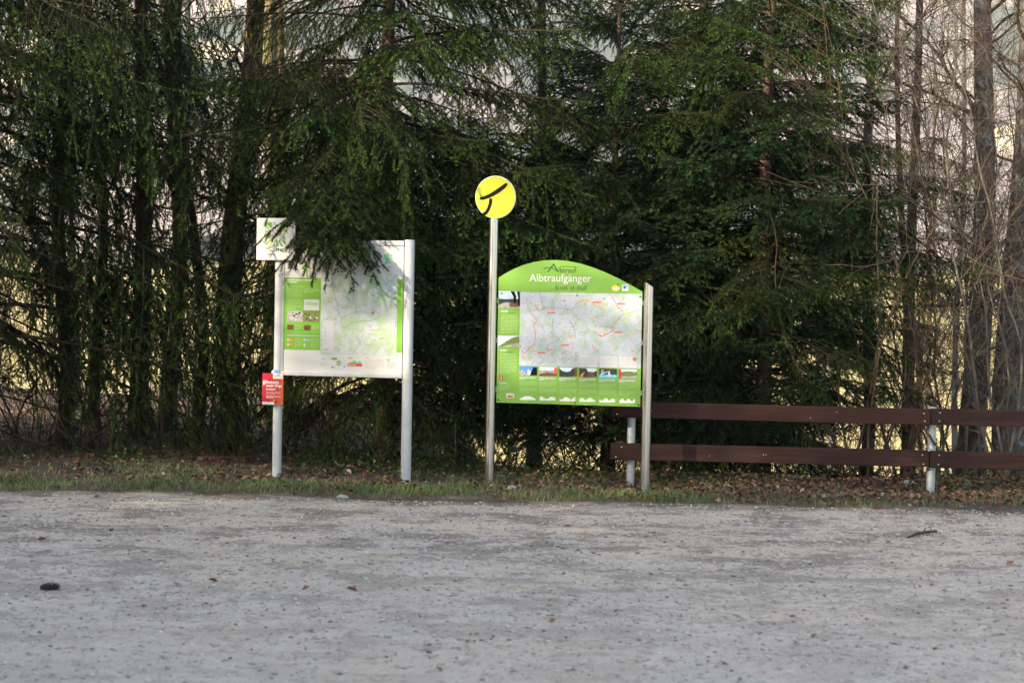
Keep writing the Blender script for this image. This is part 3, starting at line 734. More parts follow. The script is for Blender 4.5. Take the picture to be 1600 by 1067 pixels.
def map_mat(name, ground, wood_, road, routes, s=1.0, lines=1.0, contrast=(0.5, 0.6)):
    m, nt, b = new_mat(name); c = coords(nt)
    warp = N(nt, 'ShaderNodeTexNoise'); warp.inputs['Scale'].default_value = 3.0 * s; nt.links.new(c, warp.inputs['Vector'])
    vm = nt.nodes.new('ShaderNodeVectorMath'); vm.operation = 'MULTIPLY_ADD'; nt.links.new(warp.outputs['Color'], vm.inputs[0]); vm.inputs[1].default_value = (0.25 / s,) * 3; nt.links.new(c, vm.inputs[2])
    n1 = noise_(nt, vm.outputs[0], 2.6 * s, 4, 0.6)
    a = ramp(nt, n1, [(contrast[0], ground), (contrast[1], wood_)])
    f = noise_(nt, c, 16 * s, 4, 0.7)
    a = mixc(nt, ramp(nt, f, [(0.56, 0.0), (0.68, 0.55 * lines)]), a, road)
    a = mixc(nt, ramp(nt, f, [(0.34, 0.5 * lines), (0.43, 0.0)]), a, wood_)
    iso = math_(nt, 'ABSOLUTE', math_(nt, 'SUBTRACT', math_(nt, 'FRACT', math_(nt, 'MULTIPLY', noise_(nt, vm.outputs[0], 3.4 * s, 3), 7.0)), 0.5))
    a = mixc(nt, ramp(nt, iso, [(0.02, 0.55 * lines), (0.05, 0.0)]), a, road)
    r1 = math_(nt, 'ABSOLUTE', math_(nt, 'SUBTRACT', noise_(nt, vm.outputs[0], 2.0 * s, 2), 0.52))
    a = mixc(nt, ramp(nt, r1, [(0.004, 0.8), (0.010, 0.0)]), a, routes)
    nt.links.new(a, b.inputs['Base Color']); b.inputs['Roughness'].default_value = 0.35
    return m
m1 = map_mat('relief_map_print', (0.54, 0.58, 0.59, 1), (0.42, 0.54, 0.37, 1), (0.38, 0.43, 0.40, 1), (0.30, 0.36, 0.31, 1), 3.2, 0.8, (0.46, 0.58))
b1.quad('green_text_field', 440.5, 434, 501, 546.5, 'green1', -0.0015)
b1.quad('green_edge_strip', 440.5, 434, 445.5, 546, 'green1d', -0.0025)
b1.quad('green_strip', 620.5, 436, 629, 551, 'green1', -0.0015)
b1.quad('map_print', 501, 428, 620.5, 555, m1, -0.0022)
b1.quad('map_key', 504.5, 501, 521.5, 549, 'white', -0.0032)
b1.lines('map_key_text', 506, 504, 521, 543, 14, 'offwhite', -0.0040, fill=0.5)
b1.lines('map_key_marks', 507.5, 510, 509, 540, 5, 'greytext', -0.0046, fill=0.3, words=False)
b1.lines('caption_text', 505.5, 544.5, 516, 547.5, 2, 'greytext', -0.0046, fill=0.5)
# routes drawn on the map
def stroke(b, name, pts, wid, mat, y, parent=None):
    m = MB(); P = [b.uv(*p) for p in pts]
    for (x0, z0), (x1, z1) in zip(P, P[1:]):
        dx, dz = x1 - x0, z1 - z0; l = math.hypot(dx, dz) or 1; ox, oz = -dz / l * wid / 2, dx / l * wid / 2
        m.flat([(x0 - ox, z0 - oz), (x1 - ox, z1 - oz), (x1 + ox, z1 + oz), (x0 + ox, z0 + oz)], y)
    return m.build(name, MAT[mat] if isinstance(mat, str) else mat, parent or b.root)
stroke(b1, 'map_route', [(518, 430), (521, 455), (527, 472), (530, 490), (533, 497), (541, 493), (552, 489), (560, 487), (572, 488), (583, 490), (588, 484)], 0.005, 'greytext', -0.0040)
stroke(b1, 'map_route', [(533, 497), (534, 507), (538, 513), (549, 505), (560, 502), (580, 501), (588, 498)], 0.006, 'crest', -0.0041)
stroke(b1, 'map_route', [(545, 434), (549, 450), (553, 460), (551, 470), (557, 478), (558, 486)], 0.005, 'greytext', -0.0042)
stroke(b1, 'map_route', [(570, 429), (585, 433), (593, 442), (598, 455), (606, 463), (619, 467)], 0.010, 'crest', -0.0043)
stroke(b1, 'map_marker', [(581.5, 489), (584.5, 489.4)], 0.014, 'red', -0.0050)
b1.lines('heading_text', 449, 436, 487, 442.5, 2, 'whitetext', -0.0030, fill=0.55, last=0.4)
b1.lines('subheading_text', 449, 447, 494, 449.5, 1, 'palegreen', -0.0030)
b1.lines('body_text', 449, 450.5, 472, 466, 7, 'palegreen', -0.0030, fill=0.4)
b1.lines('body_text', 474.5, 450.5, 499, 458, 3, 'palegreen', -0.0030, fill=0.4)
b1.lines('body_text', 449, 467, 472, 484, 7, 'palegreen', -0.0030, fill=0.4)
b1.quad('elevation_chart', 475, 468, 499, 484.5, 'offwhite', -0.0030)
b1.poly('elevation_profile', [(477, 477), (477, 472), (482, 471), (490, 473), (497, 472.5), (497, 477.5)], 'palegreen', -0.0038)
b1.lines('chart_marks', 477, 478, 497, 483, 2, 'greytext', -0.0038, fill=0.12)
b1.quad('photo_print', 449, 485.5, 473, 502.5, 'greyphoto', -0.0030); b1.quad('photo_print', 473.2, 485.8, 499.3, 503, 'greenphoto', -0.0030)
rr_ = random.Random(3)
for k in range(16):
    cx, cy = rr_.uniform(451, 471), rr_.uniform(487.5, 500.5); q = [(cx + rr_.uniform(1, 2.3) * math.cos(a), cy + rr_.uniform(.8, 1.7) * math.sin(a)) for a in (5.5, 4.2, 3.0, 1.6, .4)]
    b1.poly('photo_detail', [(min(472.6, max(449.4, x)), min(502, max(486, y))) for x, y in q], 'blacktext' if k % 2 else 'white', -0.0036 - k * 0.00002)
for k in range(8):
    cx, cy = rr_.uniform(476, 497), rr_.uniform(488, 501); q = [(cx + rr_.uniform(1, 2.6) * math.cos(a), cy + rr_.uniform(.8, 2) * math.sin(a)) for a in (5.5, 4.2, 3.0, 1.6, .4)]
    b1.poly('photo_detail', [(min(499, max(473.6, x)), min(502.6, max(486, y))) for x, y in q], ('darkphoto', 'white', 'darkphoto')[k % 3], -0.0036 - k * 0.00002)
b1.quad('small_photo', 449, 507, 459, 515, 'brownphoto', -0.0030); b1.quad('small_photo', 475, 508, 485.5, 516, 'brownphoto', -0.0030)
b1.lines('caption_text', 460.5, 507, 472, 515, 4, 'palegreen', -0.0030, fill=0.35); b1.lines('caption_text', 487, 507.5, 499, 516, 4, 'palegreen', -0.0030, fill=0.35)
b1.lines('body_text', 449, 517, 499, 523, 2, 'palegreen', -0.0030, fill=0.3)
b1.quad('rule_line', 449, 524, 499, 524.8, 'whitetext', -0.0030)
for (x, y, c) in ((449, 529, 'orange'), (449, 536.5, 'orange'), (474.5, 529.3, 'skyblue')):
    b1.quad('icon', x, y, x + 3, y + 3.4, 'white', -0.0030); b1.quad('icon', x + 3.3, y + 0.2, x + 9, y + 3.4, c, -0.0030)
b1.quad('icon', 474.5, 537, 477, 542, 'white', -0.0030)
b1.lines('icon_text', 460, 528, 472, 543, 6, 'palegreen', -0.0030, fill=0.35); b1.lines('icon_text', 485, 528, 499, 543, 6, 'palegreen', -0.0030, fill=0.35)
# hiker with pole, upper left of the panel
hk = MB(); ho = b1.uv
def circ(b, cx, cy, rx, ry, n=14): return [b.uv(cx + rx * math.cos(-2 * math.pi * k / n), cy - ry * math.sin(-2 * math.pi * k / n) * -1) for k in range(n)]
def ccw(P):
    a = sum(P[i][0] * P[(i+1) % len(P)][1] - P[(i+1) % len(P)][0] * P[i][1] for i in range(len(P))); return P if a > 0 else P[::-1]
hk.flat(ccw(circ(b1, 478.4, 413.3, 1.9, 1.9)), -0.003)
for pl in ([(475.5, 415.5), (480.5, 415.2), (481, 417), (480.5, 421.5), (476.5, 421.5)], [(472, 416.5), (475, 415.6), (475.6, 420.5), (472.5, 421.2), (471.3, 419)],
           [(480, 416.2), (483.5, 418.4), (485.6, 417.6), (485.8, 418.8), (483.4, 420), (480, 418.3)], [(476.5, 421), (479, 421), (476.4, 427), (474.2, 432.5), (472.8, 432.3), (474.6, 426.5)],
           [(478, 421), (480.6, 421), (480.8, 425.5), (479.6, 432.8), (478, 432.8), (479, 426)], [(484.2, 418), (484.7, 418), (484.9, 432.9), (484.4, 432.9)]):
    hk.flat(ccw([ho(*p) for p in pl]), -0.003)
hk.build('hiker_symbol', MAT['green1'], rt)
# rampant lion crest, upper right
cr = MB()
for pl in ([(602.5, 398.5), (605, 396), (607.5, 395.6), (609, 397.4), (608.2, 399.8), (606, 400.5), (603.6, 400.6)], [(604, 400), (608.4, 399.6), (609, 403), (607, 407), (603.4, 408), (602.2, 405)],
           [(608, 400.4), (611.5, 397.8), (613.4, 398.2), (612.4, 400), (609.2, 402.4)], [(608, 403), (611, 402.4), (614, 403.6), (612.5, 405), (609, 405)], [(603.4, 406.6), (607, 406.6), (608.6, 409), (611.2, 410), (610.6, 412), (606.6, 410.8), (604.6, 412.2), (601.6, 413), (601.2, 411.2)],
           [(602.8, 406.5), (600.6, 403.6), (600.8, 399.4), (599.8, 398), (601.4, 397.4), (602.2, 399.4), (602, 403), (603.6, 405)]):
    cr.flat(ccw([b1.uv(*p) for p in pl]), -0.003)
cr.build('lion_crest', MAT['crest'], rt)
b1.lines('crest_text', 600.5, 415.5, 615.5, 421.5, 2, 'greytext', -0.003, fill=0.45)
b1.lines('intro_text', 535, 408, 586, 426, 6, 'greytext', -0.003, fill=0.28)
# logos along the bottom
b1.lines('small_print', 502, 560, 513, 562, 1, 'greytext', -0.003, fill=0.6); b1.lines('small_print', 501, 566, 512, 572, 4, 'greytext', -0.003, fill=0.25)
b1.poly('logo_print', [(518, 562), (518, 558.8), (526.5, 558.4), (526.5, 561.8)], 'green1', -0.003)
m = MB(); m.flat(ccw(circ(b1, 529.3, 567.3, 3.9, 4.0)), -0.003); m.build('logo_print', plain('olive_logo', (0.30, 0.36, 0.06, 1)), rt)
b1.quad('logo_band', 526, 567.2, 532.6, 568.6, 'white', -0.0036)
b1.quad('logo_print', 518.6, 572, 520, 575, 'blacktext', -0.003); b1.lines('small_print', 521, 573, 526, 575, 1, 'greytext', -0.003)
b1.quad('logo_print', 537.2, 571, 538.6, 575, 'blue', -0.003); b1.lines('small_print', 533.5, 575.3, 541, 576.5, 1, 'greytext', -0.003)
b1.poly('hill_logo', [(544, 569), (547, 566), (550.5, 565.4), (554, 562.8), (558, 565.6), (563, 564), (565.3, 568.6), (565, 570)], 'crest', -0.003)
b1.poly('hill_logo', [(544, 569), (547, 566), (550.5, 565.4), (554, 562.8), (556, 566.6), (552, 569)], 'green1', -0.0036)
b1.quad('hill_logo_band', 543.6, 568.2, 566, 571.8, 'red', -0.0044); b1.lines('hill_logo_text', 545, 569, 565, 571, 1, 'white', -0.005, fill=0.6)
b1.lines('small_print', 544, 558, 554, 561, 2, 'red', -0.003, fill=0.4); b1.lines('small_print', 557, 558.5, 564, 560.5, 1, 'palegreen', -0.003)
b1.lines('small_print', 570.5, 558.4, 580, 560, 1, 'red', -0.003, fill=0.5); b1.lines('small_print', 570.5, 561, 600, 576.5, 8, 'greytext', -0.003, fill=0.16)
b1.quad('logo_print', 604.5, 560, 609, 565, 'palegreen', -0.003); b1.lines('small_print', 604.5, 567, 618, 576, 5, 'greytext', -0.003, fill=0.18)

# ---- small square sign on the left post
SA = A + b1.nrm * 0.05
b1s = Board('trail_marker_sign', 'small white square sign with green fan emblem on the left post', 'sign', A + b1.nrm * 0.045, Bp + b1.nrm * 0.045)
u0_, u1_, z0, z1 = b1s.rect(401.3, 341, 461.5, 406.5)
MB().box(u0_, u1_, -0.006, 0.006, z0, z1).build('plate', MAT['white'], b1s.root, bevel=0.002)
fan = [((415, 348), (425, 347), (427, 360), 'green1d'), ((427, 346.5), (431, 346.5), (429, 352), 'crest'), ((415, 354), (415, 349.5), (423, 361), 'green1'),
       ((414.8, 359.5), (415, 364.5), (422, 363.4), 'crest'), ((414.8, 366), (414.8, 370), (425, 367.4), 'yellow'), ((414.8, 371.6), (415.2, 376.6), (425.6, 369.6), 'green1'),
       ((414.8, 380), (415, 385), (427.4, 371.6), 'crest'), ((418.6, 385), (423, 385), (428.6, 372.4), 'yellow'), ((426, 385), (429.6, 385), (430.6, 373), 'green1'),
       ((432, 385), (436.4, 385), (433, 375), 'crest'), ((439, 385), (444, 385), (435.4, 374), 'green1d'), ((446, 383), (446.6, 378), (437, 371.4), 'green1'),
       ((446.4, 375), (446.4, 369.6), (438, 368.4), 'crest'), ((446.6, 366.4), (446.6, 361), (438.6, 365), 'yellow'), ((446.4, 358), (446, 353), (438, 361), 'green1'), ((444, 349), (438, 348), (435.6, 359), 'green1d')]
for a, b_, c, mt in fan:
    m = MB(); m.flat(ccw([b1s.uv(*a), b1s.uv(*b_), b1s.uv(*c)]), -0.0072); m.build('fan_ray', MAT[mt], b1s.root)
hd = MB(); hd.flat(ccw([b1s.uv(*p) for p in ((423, 358), (426, 354), (431, 353.6), (434, 357), (433.4, 363), (431.4, 368), (428.6, 370.6), (426, 366))]), -0.0080); hd.build('emblem', MAT['white'], b1s.root)
hd = MB(); hd.flat(ccw([b1s.uv(*p) for p in ((424.6, 359.6), (428.6, 361), (428.4, 362.2), (425, 360.8))]), -0.0086); hd.build('emblem_mark', MAT['blacktext'], b1s.root)
b1s.text('sign_text', 'LÖWEN', 413.8, 387.6, 430.5, 393.8, 'greytext', -0.0072); b1s.text('sign_text', 'PFADE', 431.5, 388.2, 449.5, 393.9, 'blacktext', -0.0072, bold=0.03)
b1s.text('sign_text', 'Kuh-Weg', 414, 395.6, 429.6, 400.2, 'greytext', -0.0072)

# ---- red notice on the left post
b1r = Board('red_notice', 'red and orange notice plate strapped to the left post below the board', 'notice', A + b1.nrm * 0.02, Bp + b1.nrm * 0.02)
u0_, u1_, z0, z1 = b1r.rect(412, 583.2, 444.6, 632)
def grad_mat():
    m, nt, b = new_mat('red_to_orange_print'); sx = nt.nodes.new('ShaderNodeSeparateXYZ'); nt.links.new(coords(nt, 'Generated'), sx.inputs[0])
    f = math_(nt, 'ADD', sx.outputs[0], math_(nt, 'MULTIPLY', sx.outputs[2], -0.25))
    nt.links.new(ramp(nt, f, [(0.2, (0.42, 0.012, 0.03, 1)), (0.6, (0.46, 0.03, 0.03, 1)), (1.0, (0.52, 0.13, 0.035, 1))]), b.inputs['Base Color']); b.inputs['Roughness'].default_value = 0.35
    return m
MB().box(u0_, u1_, -0.034, -0.029, z0, z1).build('plate', grad_mat(), b1r.root)
def rq(name, x0, y0, x1, y1, mt, y=-0.0355): return b1r.quad(name, x0, y0, x1, y1, mt, y)
rq('logo_field', 428.8, 583.4, 444.4, 591.6, 'white'); b1r.lines('logo_text', 435, 585.2, 442.4, 587.6, 1, 'red', -0.0362, fill=0.9); b1r.poly('logo_leaf', [(431.2, 588.6), (432, 586), (433.4, 585.4), (432.6, 589)], 'green1', -0.0362)
b1r.lines('logo_text', 434, 588.6, 442, 590, 1, 'palegreen', -0.0362)
b1r.text('notice_text', '#', 412.8, 593.4, 417.8, 601.2, 'white', -0.0355, bold=0.02)
b1r.text('notice_text', 'Rücksicht', 418.2, 594.6, 438, 599.2, 'white', -0.0355, bold=0.03)
b1r.text('notice_text', 'macht Wege', 418.2, 600.2, 442.6, 605.4, 'white', -0.0355, bold=0.03); b1r.text('notice_text', 'breiter!', 418.2, 605.8, 432.4, 609.4, 'white', -0.0355, bold=0.03)
b1r.lines('small_print', 418.2, 611.4, 440.4, 616.6, 4, plain and 'offwhite', -0.0355, fill=0.25)
b1r.lines('small_print', 418.2, 618, 441, 622, 2, 'white', -0.0355, fill=0.5, last=0.55)
rq('white_footer', 411.9, 627.4, 430.6, 631.6, 'white'); b1r.lines('footer_text', 413.5, 628.8, 429, 630.2, 1, 'crest', -0.0362)
m = MB(); m.flat(ccw(circ(b1r, 430.4, 625.2, 1.5, 1.4)), -0.0356); m.build('logo_dot', MAT['green1'], b1r.root)
for (x, y) in ((423.4, 592.2), (434, 592.6), (422.6, 627), (432.8, 627)):
    c = b1r.uv(x, y); MB().tube([(c[0], -0.038, c[1]), (c[0], -0.033, c[1])], 0.006, 8).build('screw', MAT['rubber'], b1r.root)
MB().tube([(0, 0.01 + 0.045 * math.sin(q), 0) for q in (0, 0.1)], 0.001, 3)
st = MB(); zc = (z0 + z1) / 2
for zz in (z0 + 0.06, z1 - 0.06):
    ring = [(0.046 * math.cos(q * math.pi / 8) , 0.048 + 0.046 * math.sin(q * math.pi / 8), zz) for q in range(17)]
    st.tube(ring, 0.004, 5)
st.build('strap', MAT['galv'], b1r.root)
# round blue sticker on the post just above it
b1k = Board('round_sticker', 'round blue and white sticker on the left post above the red notice', 'sticker', A + b1.nrm * 0.015, Bp + b1.nrm * 0.015)
m = MB(); m.prism(ccw(circ(b1k, 429.8, 582, 5.6, 5.2, 20)), -0.006, -0.003); m.build('plate', MAT['skyblue'], b1k.root)
m = MB(); m.flat(ccw(circ(b1k, 428.8, 582.2, 3.9, 3.9, 16)), -0.0068); m.build('white_field', MAT['paleblue'], b1k.root)
b1k.poly('blue_wave', [(427, 582), (431, 578.4), (433.4, 579.8), (433.6, 582), (430, 582.6)], 'blue', -0.0076)

# ---- arched green board between two steel posts
A2 = at(764.5, 748, 14.02); A2.z = 0; B2 = at(1007.5, 766, 13.74); B2.z = 0
b2 = Board('arched_map_board', 'bright green arched trail map board between two steel posts', 'sign board', A2, B2)
r2_ = b2.root
PR = 0.042
zS1 = b2.uv(772, 346)[1]; zS2 = b2.uv(1013, 444)[1]
round_post('post', PR, -0.2, zS1, 0.0, 0.0, MAT['steel'], r2_)
round_post('post', PR, -0.2, zS2, b2.w, 0.0, MAT['steel'], r2_, slant=-0.028)
arc = [(779.5, 434), (790, 427.2), (803, 420.4), (818, 414.2), (835, 409.4), (852, 406.8), (870, 406.4), (888, 408), (906, 411.6), (925, 417.4), (945, 425.2), (965, 434.4), (985, 445), (1003.4, 455.6)]
poly = [b2.uv(*p) for p in arc]
xl = PR + 0.012; xr = b2.w - PR - 0.012
zb2 = b2.uv(888, 632)[1]
poly[0] = (xl, poly[0][1]); poly[-1] = (xr, poly[-1][1])
MB().prism(ccw([(xl, zb2), (xr, zb2)] + poly[::-1]), -0.008, 0.006).build('panel', MAT['green2'], r2_)
for zz in (zb2 + 0.12, (zb2 + poly[0][1]) / 2, poly[-1][1] - 0.10):
    MB().box(PR - 0.012, xl + 0.05, 0.0065, 0.024, zz - 0.02, zz + 0.02).build('bracket', MAT['steel'], r2_); MB().box(xr - 0.05, b2.w - PR + 0.012, 0.0065, 0.024, zz - 0.02, zz + 0.02).build('bracket', MAT['steel'], r2_)
f0 = -0.0092
m2 = map_mat('hiking_map_print', (0.50, 0.55, 0.64, 1), (0.39, 0.52, 0.45, 1), (0.27, 0.29, 0.38, 1), (0.46, 0.24, 0.17, 1), 4.6, 1.0, (0.46, 0.58))
mp = MB(); c0 = b2.uv(813, 456.5); c1 = b2.uv(1003.5, 461.4); c2 = b2.uv(1001, 577.5); c3 = b2.uv(811.5, 571)
mp.flat([(c3[0], c3[1]), (xr - 0.002, c3[1]), (xr - 0.002, c0[1]), (c0[0], c0[1])], f0); mp.build('map_print', m2, r2_)
b2.text('title_text', 'Albtraufgänger', 827.5, 428.4, 924, 444, 'whitetext', f0 - .001)
b2.text('slogan_text', '... da steh\' ich drauf!', 861, 445.4, 917, 453.2, 'darkgreen_text', f0 - .001)
b2.text('logo_text', 'lbtrauf', 873, 418.4, 901, 426, 'darkgreen_text', f0 - .001)
stroke(b2, 'logo_letter', [(856.5, 425), (865.5, 412.4), (871.6, 424.8)], 0.011, 'darkgreen_text', f0 - .0011)
stroke(b2, 'logo_swoosh', [(849.5, 420.6), (853, 418.8), (858, 418), (863, 418.6), (871.4, 424.4)], 0.007, 'darkgreen_text', f0 - .0013)
stroke(b2, 'logo_rule', [(874, 416.3), (901, 417)], 0.0045, 'darkgreen_text', f0 - .001)
def disc(b, name, cx, cy, rx, ry, mat, y, n=20):
    m = MB(); m.flat(ccw(circ(b, cx, cy, rx, ry, n)), y); return m.build(name, MAT[mat], b.root)
disc(b2, 'round_logo', 962.3, 450.4, 6.2, 4.9, 'yellow', f0 - .001); b2.quad('round_logo_band', 956, 449.4, 968.6, 452, 'white', f0 - .0018); b2.quad('round_logo_mark', 964.8, 443.2, 966.6, 446.6, 'darkgreen_text', f0 - .0024)
b2.quad('square_logo', 972.2, 444.6, 982.4, 454.8, 'offwhite', f0 - .001); b2.quad('square_logo_field', 973.8, 445.8, 981, 451.4, 'skyblue', f0 - .0018); disc(b2, 'square_logo_mark', 976.4, 449.2, 1.2, 1.5, 'blacktext', f0 - .0026)
disc(b2, 'square_logo_mark', 979.6, 450, 1.9, 1.9, 'offwhite', f0 - .0028)
# red and yellow place-name strips and routes on the map
for i, (x, y) in enumerate(((862, 488.6), (933, 472.4), (971, 474.8), (966, 519.2), (883, 539), (846, 551))):
    b2.quad('place_name_strip', x - 6.4, y - 1.1, x + 6.4, y + 1.1, 'routered', f0 - .0012)
for i, (x, y) in enumerate(((881, 469.8), (918, 468), (927, 494.2), (891, 525), (945, 483), (942, 518.6), (989, 548.6), (924, 517), (845, 474), (840, 483), (980, 503), (966, 502.4), (938, 524.2), (990, 524), (980, 491), (860, 546.6), (839, 546.4), (984, 489.6))):
    b2.quad('route_patch', x - 2.2 - (i % 3), y - 0.9, x + 2.2 + (i % 2), y + 0.9, 'yellow' if i % 3 else 'orange', f0 - .0012)
rt_pts = [[(824, 480), (828, 486), (836, 497), (839, 502), (834, 508), (837, 520), (836, 537), (826, 546), (819, 552), (815, 547)],
          [(853, 545), (857, 539), (864, 535), (872, 530), (884, 519), (879, 516)], [(899, 476), (913, 468), (920, 470), (932, 478), (945, 484)], [(903, 518), (915, 519), (922, 517), (932, 520)],
          [(956, 462), (962, 473), (966, 480), (974, 486)], [(840, 486), (852, 482), (866, 480), (880, 482), (893, 484), (905, 477)], [(935, 522), (940, 526), (950, 521), (957, 516), (960, 512)]]
for i, P in enumerate(rt_pts): stroke(b2, 'map_route', P, 0.0048, 'routered' if i % 2 == 0 else 'greytext', f0 - .0016 - i * 5e-5)
for i, P in enumerate(([(843, 456.6), (847, 470), (849, 484)], [(864, 497), (864, 513), (868, 525), (877, 533)], [(890, 500), (897, 512), (900, 528)], [(932, 500), (940, 510), (955, 512), (972, 492), (985, 488), (1000, 484)])):
    stroke(b2, 'map_road', P, 0.006, 'greytext', f0 - .0021 - i * 5e-5)
for x0 in (906, 937.4, 967.6):
    b2.quad('map_key', x0, 555.5 + (x0 - 906) * .028, x0 + 27, 573 + (x0 - 906) * .028, 'offwhite', f0 - .0012); b2.lines('map_key_text', x0 + 1.5, 557 + (x0 - 906) * .028, x0 + 26, 571 + (x0 - 906) * .028, 8, 'greytext', f0 - .002, fill=0.14)
b2.poly('coat_of_arms', [(989.4, 558.4), (994.6, 558.6), (994.4, 562.4), (992, 564.8), (989.6, 562.4)], 'red', f0 - .002); disc(b2, 'coat_of_arms_mark', 992, 561, 1.2, 1.5, 'greytext', f0 - .0028)
# left column
b2.quad('photo_print', 779.6, 455, 812.6, 481, 'paleblue', f0 - .001)
b2.poly('photo_detail', [(779.6, 480.8), (779.4, 466.6), (790, 467.6), (805, 467), (812.6, 468), (812.6, 481)], 'darkphoto', f0 - .0016)
b2.poly('photo_detail', [(779.6, 480.8), (779.5, 476), (790, 472), (800, 473.4), (812.5, 478), (812.5, 481)], 'greyphoto', f0 - .0022)
b2.poly('photo_detail', [(797, 479), (795.4, 475), (803, 471), (811, 474), (812, 479.5), (805, 480)], 'brownphoto', f0 - .0028)
b2.poly('photo_detail', [(798, 455.2), (804, 455.4), (807, 463), (806.4, 474), (802.4, 474), (803, 464)], 'blacktext', f0 - .0034); b2.poly('photo_detail', [(808, 455.4), (812.6, 455.6), (812.6, 478), (809.4, 477), (810, 464)], 'blacktext', f0 - .0034)
b2.quad('photo_print', 778.4, 524.6, 812.2, 541.2, 'paleblue', f0 - .001)
b2.poly('photo_detail', [(778.4, 541), (786, 536.6), (795, 531), (804, 526.6), (812, 525.4), (812, 535.6), (798, 538.6), (788, 541)], 'greenphoto', f0 - .0016)
b2.poly('photo_detail', [(794, 541.2), (800, 537.8), (812, 535.2), (812, 541.2)], 'greyphoto', f0 - .0022)
b2.lines('heading_text', 783, 485, 801, 487.6, 1, 'whitetext', f0 - .001, fill=0.8); b2.lines('heading_text', 795, 488.6, 810, 490.4, 1, 'darkgreen_text', f0 - .001, fill=0.4)
b2.lines('body_text', 782.6, 491.6, 808.6, 521.4, 14, 'palegreen', f0 - .001, fill=0.42)
b2.lines('heading_text', 782, 546, 800, 548.4, 1, 'whitetext', f0 - .001, fill=0.8); b2.lines('heading_text', 792, 549.6, 808, 551.4, 1, 'darkgreen_text', f0 - .001, fill=0.4)
b2.lines('body_text', 781.6, 552, 808, 583.4, 14, 'palegreen', f0 - .001, fill=0.42)
b2.quad('red_information_mark', 780.8, 587, 786, 593.2, 'red', f0 - .001); b2.quad('red_information_mark', 782.8, 588, 784, 592.4, 'white', f0 - .0016)
b2.lines('heading_text', 781, 597.2, 801, 599.4, 1, 'whitetext', f0 - .001, fill=0.7); b2.lines('body_text', 781, 600, 796, 609.6, 4, 'palegreen', f0 - .001, fill=0.4)
b2.quad('logo_print', 791.4, 614.4, 803.8, 622, 'white', f0 - .001); b2.poly('logo_detail', [(793, 620.6), (793, 618.6), (796.4, 616.8), (801.8, 617.6), (802.4, 620.8)], 'red', f0 - .0016); b2.poly('logo_detail', [(796, 618.4), (798, 616.4), (802, 617.2), (801.6, 619)], 'crest', f0 - .0022)
# six photo columns
def photo(i, sky_, base_, extra):
    x0 = 812 + i * 31.1; x1 = x0 + 27.4; y0 = 572.2 + i * 0.95; y1 = y0 + 14
    b2.quad('photo_print', x0, y0, x1, y1, sky_, f0 - .0024)
    for k, (pts, mt) in enumerate([(base_[0], base_[1])] + extra):
        b2.poly('photo_detail', [(x0 + a * 27.4, y0 + c * 14) for a, c in pts], mt, f0 - .0030 - .0005 * k)
    rr = random.Random(i)
    b2.lines('column_heading', x0, y1 + 1.6, x0 + 25, y1 + 7.2, 3, 'whitetext', f0 - .001, fill=0.45, last=0.35, seed=i)
    b2.lines('column_text', x0, y1 + 9, x0 + 27, y1 + 17, 5, 'palegreen', f0 - .001, fill=0.32, seed=i); b2.lines('column_text', x0, y1 + 19, x0 + 26.6, y1 + 27, 5, 'palegreen', f0 - .001, fill=0.34, seed=i + 9)
    n = 16; hgt = [(0.2 + 0.75 * abs(math.sin(i * 1.3 + k * (0.22 + 0.06 * i)))) * rr.uniform(0.75, 1.0) for k in range(n)]
    zy = y1 + 38.6
    b2.poly('elevation_profile', [(x0 + 0.5, zy)] + [(x0 + 0.5 + 24.5 * k / (n - 1), zy - 1 - 6.4 * hgt[k]) for k in range(n)] + [(x0 + 25, zy)], 'whitetext', f0 - .001)
gr = lambda *p: list(p)
photo(0, 'blue', ([(0, 1), (0, .35), (.3, .55), (.48, 1)], 'greyphoto'), [([(.62, 1), (.78, 0.1), (1, 0.15), (1, 1)], 'blacktext'), ([(.45, .95), (.47, .35), (.56, .3), (.58, .6), (.66, .45), (.64, .8), (.57, 1)], 'white')])
photo(1, 'paleblue', ([(0, 1), (0, .35), (1, .4), (1, 1)], 'greyphoto'), [([(0, 1), (0, .75), (.5, .6), (1, .7), (1, 1)], 'brownphoto'), ([(.85, .75), (.84, .1), (1, .1), (1, .8)], 'routered')])
photo(2, 'paleblue', ([(0, 1), (0, .05), (.15, .35), (.4, .5), (.62, .42), (.75, .1), (1, 0), (1, 1)], 'darkphoto'), [([(.86, 1), (.85, .1), (1, .1), (1, 1)], 'brownphoto')])
photo(3, 'paleblue', ([(0, 1), (0, 0), (.4, .02), (.5, .4), (.8, .45), (1, .3), (1, 1)], 'darkphoto'), [([(.05, 1), (.1, .7), (.3, .4), (.2, 1)], 'orange'), ([(.5, .9), (.5, .5), (.8, .5), (.95, .9)], 'brownphoto')])
photo(4, 'darkphoto', ([(0, 1), (0, .72), (.5, .64), (1, .68), (1, 1)], 'pool'), [([(.1, .6), (.12, .1), (.28, .1), (.3, .55)], 'greyphoto'), ([(.5, .85), (.52, .3), (.6, .2), (.66, .8)], 'offwhite'), ([(.02, .65), (.5, .28), (.5, .36), (.1, .7)], 'paleblue')])
photo(5, 'paleblue', ([(0, 1), (0, .3), (.5, .2), (1, .3), (1, 1)], 'greenphoto'), [([(.12, 1), (.14, .7), (.5, .8), (1, .7), (1, 1)], 'greyphoto'), ([(0, 1), (0, 0), (.12, 0), (.13, 1)], 'red')])
for (x, y) in ((784, 458.6), (902, 461.8), (1000.4, 463.6), (778.8, 624.4), (898.2, 628.8), (997.4, 632.2)):
    c = b2.uv(x, y); MB().tube([(c[0], f0 - .008, c[1]), (c[0], f0 + .003, c[1])], [0.006, 0.008], 10).build('bolt', MAT['rubber'], r2_)

